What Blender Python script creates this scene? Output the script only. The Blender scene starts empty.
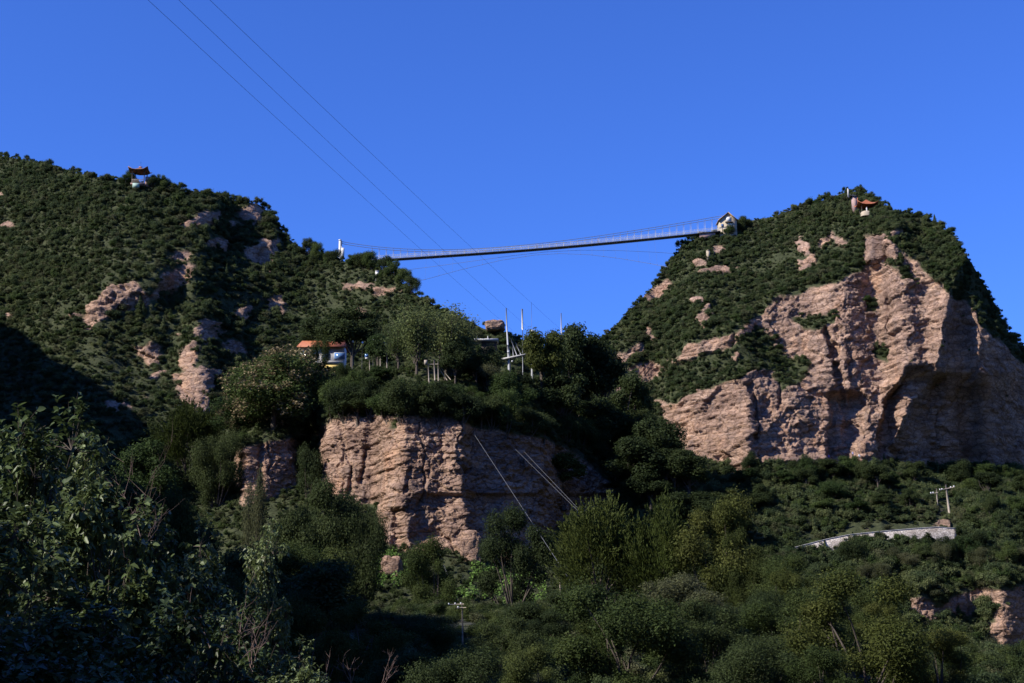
import bpy, math, random
import numpy as np

# ------------------------------------------------------------------ camera, sky, sun, exposure
scene = bpy.context.scene
COL = scene.collection
W, H, F = 1024.0, 683.0, 1422.2
PITCH = math.radians(13.0)
CZ = 1.7
cam_d = bpy.data.cameras.new('camera')
cam_d.sensor_width = 36.0
cam_d.lens = 50.0
cam_d.clip_start = 0.1
cam_d.clip_end = 12000.0
cam = bpy.data.objects.new('camera', cam_d)
COL.objects.link(cam)
cam.location = (0, 0, CZ)
cam.rotation_euler = (math.pi / 2 + PITCH, 0, 0)
scene.camera = cam

SUN_EL, SUN_ROT = 36.0, 243.0          # rotation clockwise from +Y
world = bpy.data.worlds.new('World')
scene.world = world
world.use_nodes = True
wn = world.node_tree
bg = wn.nodes['Background']
sky = wn.nodes.new('ShaderNodeTexSky')
sky.sky_type = 'NISHITA'
sky.sun_disc = False
sky.sun_elevation = math.radians(SUN_EL)
sky.sun_rotation = math.radians(SUN_ROT)
sky.ozone_density = 10.0
sky.air_density = 1.0
sky.dust_density = 0.0
tint = wn.nodes.new('ShaderNodeMix')
tint.data_type = 'RGBA'
tint.blend_type = 'MULTIPLY'
tint.inputs[0].default_value = 1.0
tint.inputs[7].default_value = (0.47, 0.61, 1.04, 1)
wn.links.new(sky.outputs[0], tint.inputs[6])
wn.links.new(tint.outputs[2], bg.inputs[0])
bg.inputs[1].default_value = 0.068
sun_d = bpy.data.lights.new('sun', 'SUN')
sun_d.energy = 2.5
sun_d.angle = math.radians(0.53)
sun_d.color = (1.0, 0.93, 0.84)
sun = bpy.data.objects.new('sun', sun_d)
COL.objects.link(sun)
sun.rotation_euler = (math.radians(90 - SUN_EL), 0, math.radians(180 - SUN_ROT))
sun.location = (-60, -40, 120)
vs = scene.view_settings
vs.view_transform = 'Standard'
vs.look = 'None'
vs.exposure = 1.6
vs.gamma = 1.0
vs.use_curve_mapping = False
scene.render.engine = 'CYCLES'
scene.cycles.max_bounces = 5
scene.cycles.diffuse_bounces = 3
scene.cycles.glossy_bounces = 1
scene.cycles.transmission_bounces = 3

# ------------------------------------------------------------------ projection helpers
cP, sP = math.cos(PITCH), math.sin(PITCH)


def ae(px, py):
    u = (np.asarray(px, float) - 512) / F
    v = (341.5 - np.asarray(py, float)) / F
    y = cP - v * sP
    return u / y, (sP + v * cP) / y


def pix(a, e):
    fw = cP + e * sP
    up = -sP + e * cP
    return 512 + F * a / fw, 341.5 - F * up / fw


def pt(px, py, D):
    a, e = ae(px, py)
    return np.array([float(a) * D, D, CZ + float(e) * D])


# ------------------------------------------------------------------ noise
def h32(ix, iy, iz, seed):
    with np.errstate(over='ignore'):
        h = (ix.astype(np.int64).astype(np.uint32) * np.uint32(374761393)
             + iy.astype(np.int64).astype(np.uint32) * np.uint32(668265263)
             + iz.astype(np.int64).astype(np.uint32) * np.uint32(2147483647) + np.uint32((seed * 974634777) & 0xffffffff))
        h = (h ^ (h >> np.uint32(13))) * np.uint32(1274126177)
        h = (h ^ (h >> np.uint32(16))) * np.uint32(2246822519)
        h = h ^ (h >> np.uint32(15))
    return h.astype(np.float64) / 4294967295.0


def vn(x, y, seed=0):
    x = np.asarray(x, float)
    y = np.asarray(y, float)
    x, y = np.broadcast_arrays(x, y)
    ix, iy = np.floor(x), np.floor(y)
    fx, fy = x - ix, y - iy
    fx = fx * fx * (3 - 2 * fx)
    fy = fy * fy * (3 - 2 * fy)
    z = np.zeros_like(ix)
    a = h32(ix, iy, z, seed)
    b = h32(ix + 1, iy, z, seed)
    c = h32(ix, iy + 1, z, seed)
    d = h32(ix + 1, iy + 1, z, seed)
    return (a + (b - a) * fx) * (1 - fy) + (c + (d - c) * fx) * fy


def fbm(x, y, seed=0, oct=4):
    s, amp, tot = 0, 1.0, 0
    for k in range(oct):
        s = s + amp * vn(np.asarray(x) * 2 ** k + 17.3 * k, np.asarray(y) * 2 ** k - 9.1 * k, seed + k)
        tot += amp
        amp *= 0.5
    return s / tot * 2 - 1


def sstep(x, a, b):
    t = np.clip((x - a) / (b - a), 0, 1)
    return t * t * (3 - 2 * t)


def poly_sd(px, py, poly):
    """signed distance (positive inside) in pixels"""
    P = np.array(poly, float)
    shp = px.shape
    x, y = px.ravel(), py.ravel()
    x0, y0 = P.min(0) - 40
    x1, y1 = P.max(0) + 40
    near = (x > x0) & (x < x1) & (y > y0) & (y < y1)
    out = np.full(x.shape, -40.0)
    xs, ys = x[near], y[near]
    d2 = np.full(xs.shape, 1e9)
    ins = np.zeros(xs.shape, bool)
    n = len(P)
    for i in range(n):
        ax, ay = P[i]
        bx, by = P[(i + 1) % n]
        ex, ey = bx - ax, by - ay
        t = np.clip(((xs - ax) * ex + (ys - ay) * ey) / (ex * ex + ey * ey + 1e-9), 0, 1)
        d2 = np.minimum(d2, (xs - ax - t * ex) ** 2 + (ys - ay - t * ey) ** 2)
        if ay != by:
            c = ((ay > ys) != (by > ys)) & (xs < ex * (ys - ay) / (by - ay) + ax)
            ins ^= c
    d = np.sqrt(d2)
    out[near] = np.where(ins, d, -d)
    return out.reshape(shp)


def gblur(A, sig, axis):
    r = int(sig * 3)
    k = np.exp(-0.5 * (np.arange(-r, r + 1) / sig) ** 2)
    k /= k.sum()
    A = np.moveaxis(A, axis, 0)
    P = np.concatenate([np.repeat(A[:1], r, 0), A, np.repeat(A[-1:], r, 0)], 0)
    o = sum(k[i] * P[i:i + A.shape[0]] for i in range(2 * r + 1))
    return np.moveaxis(o, 0, axis)


# ------------------------------------------------------------------ mesh helpers
def mesh_np(name, V, faces, mats=(), mi=None, smooth=False):
    """V (N,3); faces: list of int arrays (M,k)"""
    me = bpy.data.meshes.new(name)
    V = np.asarray(V, np.float32)
    me.vertices.add(len(V))
    me.vertices.foreach_set('co', V.ravel())
    loops = np.concatenate([np.asarray(f, np.int32).ravel() for f in faces])
    sizes = np.concatenate([np.full(len(f), np.asarray(f).shape[1], np.int32) for f in faces])
    starts = np.concatenate([[0], np.cumsum(sizes)[:-1]]).astype(np.int32)
    me.loops.add(len(loops))
    me.loops.foreach_set('vertex_index', loops)
    me.polygons.add(len(sizes))
    me.polygons.foreach_set('loop_start', starts)
    me.polygons.foreach_set('loop_total', sizes)
    for m in mats:
        me.materials.append(m)
    if mi is not None:
        me.polygons.foreach_set('material_index', np.asarray(mi, np.int32))
    if smooth:
        me.polygons.foreach_set('use_smooth', np.ones(len(sizes), bool))
    me.update(calc_edges=True)
    return me


class MB:
    def __init__(self):
        self.V, self.F, self.n = [], {}, 0

    def add(self, V, *Fs):
        for f in Fs:
            f = np.asarray(f, np.int64)
            self.F.setdefault(f.shape[1], []).append(f + self.n)
        self.V.append(np.asarray(V, float))
        self.n += len(V)
        return self

    def box(self, c, s, rz=0.0, rx=0.0):
        x, y, z = [k / 2 for k in s]
        v = np.array([[-x, -y, -z], [x, -y, -z], [x, y, -z], [-x, y, -z], [-x, -y, z], [x, -y, z], [x, y, z], [-x, y, z]])
        if rx:
            cx, sx = math.cos(rx), math.sin(rx)
            v = v @ np.array([[1, 0, 0], [0, cx, -sx], [0, sx, cx]]).T
        cz, sz = math.cos(rz), math.sin(rz)
        v = v @ np.array([[cz, -sz, 0], [sz, cz, 0], [0, 0, 1]]).T + np.asarray(c, float)
        return self.add(v, [[0, 3, 2, 1], [4, 5, 6, 7], [0, 1, 5, 4], [1, 2, 6, 5], [2, 3, 7, 6], [3, 0, 4, 7]])

    def tube(self, pts, rad, n=6, cap=True):
        P = np.asarray(pts, float)
        R = np.broadcast_to(np.asarray(rad, float), (len(P),))
        T = np.gradient(P, axis=0)
        T /= np.linalg.norm(T, axis=1)[:, None] + 1e-9
        ref = np.array([0, 0, 1.0]) if abs(T[:, 2]).mean() < 0.8 else np.array([1.0, 0, 0])
        A = np.cross(T, ref)
        A /= np.linalg.norm(A, axis=1)[:, None] + 1e-9
        B = np.cross(T, A)
        ang = np.arange(n) * 2 * math.pi / n
        V = P[:, None, :] + R[:, None, None] * (np.cos(ang)[None, :, None] * A[:, None, :] + np.sin(ang)[None, :, None] * B[:, None, :])
        i = np.arange(len(P) - 1)[:, None] * n
        j = np.arange(n)[None, :]
        j2 = (j + 1) % n
        Q = np.stack([i + j, i + j2, i + n + j2, i + n + j], -1).reshape(-1, 4)
        V = V.reshape(-1, 3)
        if cap:
            k = len(V)
            V = np.vstack([V, P[0], P[-1]])
            T1 = np.array([[q, (q + 1) % n, k] for q in range(n)])
            o = (len(P) - 1) * n
            T2 = np.array([[o + (q + 1) % n, o + q, k + 1] for q in range(n)])
            return self.add(V, Q, np.vstack([T1, T2]))
        return self.add(V, Q)

    def mesh(self, name, mats, smooth=False):
        if not isinstance(mats, (list, tuple)):
            mats = [mats]
        return mesh_np(name, np.vstack(self.V), [np.vstack(f) for f in self.F.values()], mats, None, smooth)

    def build(self, name, mats, parent=None, smooth=False):
        o = bpy.data.objects.new(name, self.mesh(name, mats, smooth))
        COL.objects.link(o)
        if parent is not None:
            o.parent = parent
            o.matrix_parent_inverse.identity()
            base = parent
            off = np.zeros(3)
            while base is not None:
                off += np.array(base.location)
                base = base.parent
            o.location = -off      # parts are written in world coordinates
        return o


def tag(o, label=None, cat=None, group=None, kind=None):
    if label:
        o['label'] = label
    if cat:
        o['category'] = cat
    if group:
        o['group'] = group
    if kind:
        o['kind'] = kind
    return o


def thing(name, label, cat, loc, group=None):
    o = bpy.data.objects.new(name, None)
    o.empty_display_size = 0.3
    COL.objects.link(o)
    o.location = [float(k) for k in loc]
    return tag(o, label, cat, group)


# ------------------------------------------------------------------ materials
def newmat(name):
    m = bpy.data.materials.new(name)
    m.use_nodes = True
    nt = m.node_tree
    return m, nt, nt.nodes, nt.links, nt.nodes['Principled BSDF']


def ramp(N, stops):
    r = N.new('ShaderNodeValToRGB')
    el = r.color_ramp.elements
    while len(el) < len(stops):
        el.new(0.5)
    for e, (p, c) in zip(el, stops):
        e.position = p
        e.color = (*c, 1) if len(c) == 3 else c
    return r


def noise(N, L, vec, scale, detail=4, rough=0.6):
    n = N.new('ShaderNodeTexNoise')
    n.inputs['Scale'].default_value = scale
    n.inputs['Detail'].default_value = detail
    n.inputs['Roughness'].default_value = rough
    if vec is not None:
        L.new(vec, n.inputs['Vector'])
    return n


def mixc(N, L, fac, a, b, mode='MIX'):
    m = N.new('ShaderNodeMix')
    m.data_type = 'RGBA'
    m.blend_type = mode
    for inp, v in ((m.inputs[0], fac), (m.inputs[6], a), (m.inputs[7], b)):
        if isinstance(v, (int, float)):
            inp.default_value = v
        elif isinstance(v, tuple):
            inp.default_value = (*v, 1)
        else:
            L.new(v, inp)
    return m.outputs[2]


def plain(name, col, rough=0.7, var=0.25, scale=3.0, metal=0.0):
    m, nt, N, L, B = newmat(name)
    g = N.new('ShaderNodeNewGeometry')
    n = noise(N, L, g.outputs['Position'], scale, 5)
    r = ramp(N, [(0.3, tuple(c * (1 - var) for c in col)), (0.7, tuple(min(1, c * (1 + var * 0.6)) for c in col))])
    L.new(n.outputs[0], r.inputs[0])
    L.new(r.outputs[0], B.inputs['Base Color'])
    B.inputs['Roughness'].default_value = rough
    B.inputs['Metallic'].default_value = metal
    return m


def leafmat(name, cols, rough=0.7, trans=0.42, spec=0.13, wscale=0.05):
    """cols: dark, mid, light greens; varies per object / instance and per leaf"""
    m, nt, N, L, B = newmat(name)
    oi = N.new('ShaderNodeObjectInfo')
    g = N.new('ShaderNodeNewGeometry')
    n = noise(N, L, g.outputs['Position'], wscale, 3)
    add = N.new('ShaderNodeMath')
    add.operation = 'MULTIPLY_ADD'
    L.new(oi.outputs['Random'], add.inputs[0])
    add.inputs[1].default_value = 0.75
    m2 = N.new('ShaderNodeMath')
    m2.operation = 'MULTIPLY_ADD'
    L.new(n.outputs[0], m2.inputs[0])
    m2.inputs[1].default_value = 0.9
    m2.inputs[2].default_value = -0.32
    L.new(m2.outputs[0], add.inputs[2])
    r = ramp(N, [(0.05, cols[0]), (0.5, cols[1]), (0.95, cols[2])])
    L.new(add.outputs[0], r.inputs[0])
    # leaf to leaf variation
    ri = ramp(N, [(0.0, (0.62, 0.62, 0.62)), (1.0, (1.35, 1.35, 1.25))])
    L.new(g.outputs['Random Per Island'], ri.inputs[0])
    c = mixc(N, L, 1.0, r.outputs[0], ri.outputs[0], 'MULTIPLY')
    L.new(c, B.inputs['Base Color'])
    B.inputs['Roughness'].default_value = rough
    B.inputs['Specular IOR Level'].default_value = spec
    t = N.new('ShaderNodeBsdfTranslucent')
    L.new(c, t.inputs[0])
    mx = N.new('ShaderNodeMixShader')
    mx.inputs[0].default_value = trans
    L.new(B.outputs[0], mx.inputs[1])
    L.new(t.outputs[0], mx.inputs[2])
    L.new(mx.outputs[0], N['Material Output'].inputs[0])
    return m


def rockterrain(name, rock=((0.180, 0.122, 0.092), (0.335, 0.228, 0.168), (0.44, 0.318, 0.245)), soil=((0.032, 0.040, 0.018), (0.062, 0.070, 0.032)), sc=1.0, attr=True):
    m, nt, N, L, B = newmat(name)
    g = N.new('ShaderNodeNewGeometry')
    pos = g.outputs['Position']
    mp = N.new('ShaderNodeMapping')
    mp.inputs['Scale'].default_value = (0.10 * sc, 0.10 * sc, 0.8 * sc)
    mp.inputs['Rotation'].default_value = (0.04, 0.06, 0)
    L.new(pos, mp.inputs[0])
    ns = noise(N, L, mp.outputs[0], 1.0, 7, 0.65)      # bedding bands
    nb = noise(N, L, pos, 0.12 * sc, 5, 0.6)           # broad stains
    nf = noise(N, L, pos, 1.6 * sc, 8, 0.72)           # fine grain
    c1 = ramp(N, [(0.30, rock[0]), (0.5, rock[1]), (0.72, rock[2])])
    L.new(ns.outputs[0], c1.inputs[0])
    st = ramp(N, [(0.30, (0.62, 0.60, 0.62)), (0.5, (1, 1, 1)), (0.75, (1.12, 0.98, 0.86))])
    L.new(nb.outputs[0], st.inputs[0])
    c = mixc(N, L, 1.0, c1.outputs[0], st.outputs[0], 'MULTIPLY')
    gr = ramp(N, [(0.30, (0.38, 0.35, 0.34)), (0.47, (0.95, 0.95, 0.95)), (0.72, (1.25, 1.23, 1.2))])
    L.new(nf.outputs[0], gr.inputs[0])
    c = mixc(N, L, 0.85, c, gr.outputs[0], 'MULTIPLY')
    # grey weathered streaks running down
    mp2 = N.new('ShaderNodeMapping')
    mp2.inputs['Scale'].default_value = (0.5 * sc, 0.5 * sc, 0.04 * sc)
    L.new(pos, mp2.inputs[0])
    nw = noise(N, L, mp2.outputs[0], 1.0, 5, 0.6)
    rw = ramp(N, [(0.52, (0, 0, 0)), (0.72, (0.6, 0.6, 0.6))])
    L.new(nw.outputs[0], rw.inputs[0])
    c = mixc(N, L, rw.outputs[0], c, (0.155, 0.125, 0.115))
    # separate blocks and the dark joints between them
    mpb = N.new('ShaderNodeMapping')
    mpb.inputs['Scale'].default_value = (0.42 * sc, 0.42 * sc, 0.75 * sc)
    L.new(pos, mpb.inputs[0])
    wob = noise(N, L, pos, 0.9 * sc, 3)
    mw = mixc(N, L, 0.14, mpb.outputs[0], wob.outputs['Color'], 'ADD')
    vb = N.new('ShaderNodeTexVoronoi')
    vb.inputs['Scale'].default_value = 1.0
    L.new(mw, vb.inputs['Vector'])
    sb = N.new('ShaderNodeSeparateColor')
    L.new(vb.outputs['Color'], sb.inputs[0])
    rb = ramp(N, [(0.0, (0.78, 0.76, 0.76)), (1.0, (1.16, 1.14, 1.10))])
    L.new(sb.outputs[0], rb.inputs[0])
    c = mixc(N, L, 1.0, c, rb.outputs[0], 'MULTIPLY')
    ve = N.new('ShaderNodeTexVoronoi')
    ve.feature = 'DISTANCE_TO_EDGE'
    ve.inputs['Scale'].default_value = 1.0
    L.new(mw, ve.inputs['Vector'])
    re_ = ramp(N, [(0.0, (0.35, 0.30, 0.28)), (0.07, (1, 1, 1))])
    L.new(ve.outputs['Distance'], re_.inputs[0])
    c = mixc(N, L, 0.7, c, re_.outputs[0], 'MULTIPLY')
    # soil between shrubs
    n2 = noise(N, L, pos, 0.6, 6)
    so = ramp(N, [(0.35, soil[0]), (0.7, soil[1])])
    L.new(n2.outputs[0], so.inputs[0])
    if attr:
        at = N.new('ShaderNodeAttribute')
        at.attribute_name = 'rock'
        c = mixc(N, L, at.outputs['Fac'], so.outputs[0], c)
    L.new(c, B.inputs['Base Color'])
    B.inputs['Roughness'].default_value = 0.92
    B.inputs['Specular IOR Level'].default_value = 0.15
    # relief
    mp3 = N.new('ShaderNodeMapping')
    mp3.inputs['Scale'].default_value = (0.7 * sc, 0.7 * sc, 1.6 * sc)
    L.new(pos, mp3.inputs[0])
    vo = N.new('ShaderNodeTexVoronoi')
    vo.feature = 'DISTANCE_TO_EDGE'
    vo.inputs['Scale'].default_value = 1.0
    L.new(mp3.outputs[0], vo.inputs['Vector'])
    rv = ramp(N, [(0.0, (0, 0, 0)), (0.10, (1, 1, 1))])
    L.new(vo.outputs['Distance'], rv.inputs[0])
    vf = N.new('ShaderNodeTexVoronoi')
    vf.inputs['Scale'].default_value = 2.3
    L.new(mw, vf.inputs['Vector'])
    sf = N.new('ShaderNodeSeparateColor')
    L.new(vf.outputs['Color'], sf.inputs[0])

    def madd(a, k, b):
        q = N.new('ShaderNodeMath')
        q.operation = 'MULTIPLY_ADD'
        L.new(a, q.inputs[0])
        q.inputs[1].default_value = k
        L.new(b, q.inputs[2])
        return q.outputs[0]
    z0 = N.new('ShaderNodeValue')
    z0.outputs[0].default_value = 0.0
    hgt = madd(nf.outputs[0], 0.55, z0.outputs[0])
    hgt = madd(rv.outputs[0], 0.18, hgt)
    hgt = madd(re_.outputs[0], 0.25, hgt)
    hgt = madd(sb.outputs[1], 0.55, hgt)
    hgt = madd(sf.outputs[1], 0.38, hgt)
    bp = N.new('ShaderNodeBump')
    bp.inputs['Strength'].default_value = 0.9
    bp.inputs['Distance'].default_value = 0.5 / sc
    L.new(hgt, bp.inputs['Height'])
    L.new(bp.outputs[0], B.inputs['Normal'])
    return m


M_rock = rockterrain('sandstone_and_soil')
M_rock_near = rockterrain('sandstone_block', sc=1.6, attr=False)
M_rock_b = rockterrain('sandstone_boulder', sc=1.0, attr=False)
M_soil = plain("dark_soil", (0.035, 0.038, 0.018), 0.95, 0.5, 0.8)
M_bark = plain('bark', (0.07, 0.055, 0.042), 0.9, 0.4, 6)
M_twig = plain('dry_twig', (0.15, 0.10, 0.085), 0.9, 0.3, 8)
M_steel = plain('painted_steel', (0.40, 0.42, 0.44), 0.5, 0.12, 2)
M_galv = plain('galvanised_steel', (0.28, 0.29, 0.30), 0.6, 0.2, 4, 0.1)
M_dark = plain('dark_steel', (0.035, 0.037, 0.042), 0.6, 0.3, 3)
M_cable = plain('wire_rope', (0.13, 0.135, 0.145), 0.6, 0.1, 3)
M_cream = plain('cream_render', (0.40, 0.33, 0.23), 0.85, 0.12, 1.5)
M_white = plain('white_paint', (0.60, 0.59, 0.56), 0.7, 0.1, 1.2)
M_mint = plain('pale_green_paint', (0.26, 0.37, 0.31), 0.7, 0.12, 2)
M_orange = plain('orange_tile', (0.36, 0.115, 0.045), 0.6, 0.3, 4)
M_tilebrown = plain('brown_tile', (0.20, 0.10, 0.06), 0.7, 0.3, 4)
M_pink = plain('pink_stone', (0.36, 0.24, 0.21), 0.85, 0.2, 2)
M_conc = plain('concrete', (0.42, 0.41, 0.39), 0.9, 0.2, 1.5)
M_glass = plain('blue_window_glass', (0.10, 0.20, 0.42), 0.15, 0.2, 0.6)
M_wood = plain('weathered_timber', (0.34, 0.29, 0.23), 0.9, 0.25, 5)
M_dkwood = plain('dark_timber', (0.06, 0.045, 0.035), 0.8, 0.3, 5)
M_ceramic = plain('white_ceramic', (0.8, 0.8, 0.8), 0.3, 0.03, 5)
M_yellow = plain('yellow_render', (0.60, 0.46, 0.16), 0.85, 0.15, 2)

L_hill = leafmat('hillside_leaf', ((0.044, 0.066, 0.030), (0.080, 0.108, 0.046), (0.135, 0.155, 0.066)))
L_dark = leafmat('dark_leaf', ((0.026, 0.040, 0.016), (0.042, 0.060, 0.022), (0.064, 0.084, 0.030)))
L_mid = leafmat('green_leaf', ((0.035, 0.060, 0.020), (0.055, 0.085, 0.026), (0.085, 0.115, 0.036)))
L_pale = leafmat('pale_leaf', ((0.085, 0.115, 0.045), (0.12, 0.155, 0.058), (0.16, 0.185, 0.075)))
L_olive = leafmat('olive_leaf', ((0.040, 0.054, 0.015), (0.064, 0.080, 0.020), (0.105, 0.112, 0.030)), wscale=0.35)
L_big = leafmat('broad_glossy_leaf', ((0.03, 0.05, 0.018), (0.062, 0.092, 0.032), (0.16, 0.20, 0.08)), 0.45, 0.3, 0.3)
L_vine = leafmat('creeper_leaf', ((0.07, 0.13, 0.03), (0.11, 0.19, 0.04), (0.15, 0.23, 0.055)), 0.5, 0.3)
L_seed = leafmat('ochre_seed', ((0.13, 0.105, 0.055), (0.18, 0.145, 0.08), (0.24, 0.19, 0.11)), 0.8, 0.15, 0.2)
L_yellow = leafmat('yellow_leaf', ((0.14, 0.13, 0.025), (0.20, 0.18, 0.03), (0.26, 0.22, 0.04)))
L_feather = leafmat('feathery_leaf', ((0.040, 0.056, 0.014), (0.056, 0.076, 0.018), (0.078, 0.096, 0.026)))
L_fine = leafmat('fine_leaf', ((0.028, 0.046, 0.015), (0.048, 0.070, 0.021), (0.085, 0.105, 0.032)), wscale=0.35)
L_grey = leafmat('greyish_leaf', ((0.055, 0.065, 0.034), (0.085, 0.094, 0.046), (0.12, 0.125, 0.065)))

# ------------------------------------------------------------------ terrain
def ground_z(x, y):
    x = np.asarray(x, float)
    y = np.asarray(y, float)
    rise = 7.0 * sstep(y, 40, 150) * (1 - sstep(x, 15, 60)) * (1 - sstep(-x, 150, 320))
    return rise + 0.5 * fbm(x / 14, y / 14, 71, 3) * sstep(y, 6, 30) - 0.1


def rock_relief(s, z, sc, seed, dip=0.06, calm=1.0):
    """outward relief of bedded, jointed sandstone (metres)"""
    w1 = fbm(s / (9 * sc), z / (9 * sc), seed + 1, 5)
    w2 = fbm(s / (5 * sc) + 40, z / (9 * sc), seed + 2, 3)
    zz = z + dip * s + 0.45 * sc * w1
    ss = s + 0.9 * sc * w2
    rel = 0
    for k, (h, w, amp) in enumerate(((3.6, 4.2, 0.5), (1.2, 1.7, 0.5), (0.5, 0.75, 0.3))):
        L = np.floor(zz / (h * sc))
        sh = h32(L, L * 0, L * 0, seed + 20 + k) * 7.0
        Cc = np.floor(ss / (w * sc) + sh)
        r = h32(L, Cc, L * 0 + 3, seed + 30 + k)
        row = h32(L, L * 0 + 7, L * 0, seed + 50 + k)
        fz = zz / (h * sc) - L
        groove = -0.8 * (1 - sstep(fz, 0.0, 0.14)) * (row > 0.5) * sstep(vn(s / (6 * sc), z / (3 * sc), seed + 66 + k), 0.35, 0.6)
        rel = rel + amp * sc * ((r - 0.5) * 0.9 + (row - 0.5) * 0.5 + groove)
    rel = rel + calm * 1.9 * sc * facets(ss / (7.5 * sc), zz / (9.0 * sc), seed + 70, 0.55)
    rel = rel + 0.8 * sc * facets(ss / (2.6 * sc) + 0.4 * w1, zz / (2.4 * sc), seed + 71, 0.7)
    rel = rel + 0.5 * sc * facets(ss / (1.0 * sc), zz / (0.8 * sc), seed + 72, 0.7)
    big = fbm(s / (16 * sc), z / (26 * sc), seed + 5, 3)
    rel = rel + 0.9 * calm * sc * big
    j = np.abs(vn((s + 2 * sc * w1 + 1.6 * sc * fbm(s / (4 * sc), z / (3 * sc), seed + 8, 4)) / (6.5 * sc), z / (16 * sc), seed + 9) - 0.5)
    rel = rel - 1.6 * sc * (1 - sstep(j, 0.0, 0.035)) * sstep(vn(s / 9, z / (12 * sc), seed + 12), 0.35, 0.6)
    rel = rel + 0.22 * sc * fbm(s / (0.8 * sc), z / (0.6 * sc), seed + 14, 3)
    return rel


def facets(x, y, seed, tilt):
    """broken rock faces: every cell has its own depth and lean"""
    ix, iy = np.floor(x), np.floor(y)
    best = np.full(x.shape, 1e9)
    val = np.zeros(x.shape)
    z = np.zeros(x.shape)
    for dx in (-1, 0, 1):
        for dy in (-1, 0, 1):
            cx, cy = ix + dx, iy + dy
            jx = cx + h32(cx, cy, z, seed)
            jy = cy + h32(cx, cy, z + 1, seed)
            d = np.abs(x - jx) * 0.9 + np.abs(y - jy)
            v = (h32(cx, cy, z + 2, seed) - 0.5) + tilt * ((h32(cx, cy, z + 3, seed) - 0.5) * (x - jx) + (h32(cx, cy, z + 4, seed) - 0.62) * (y - jy)) * 2
            val = np.where(d < best, v, val)
            best = np.minimum(best, d)
    return val


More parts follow.
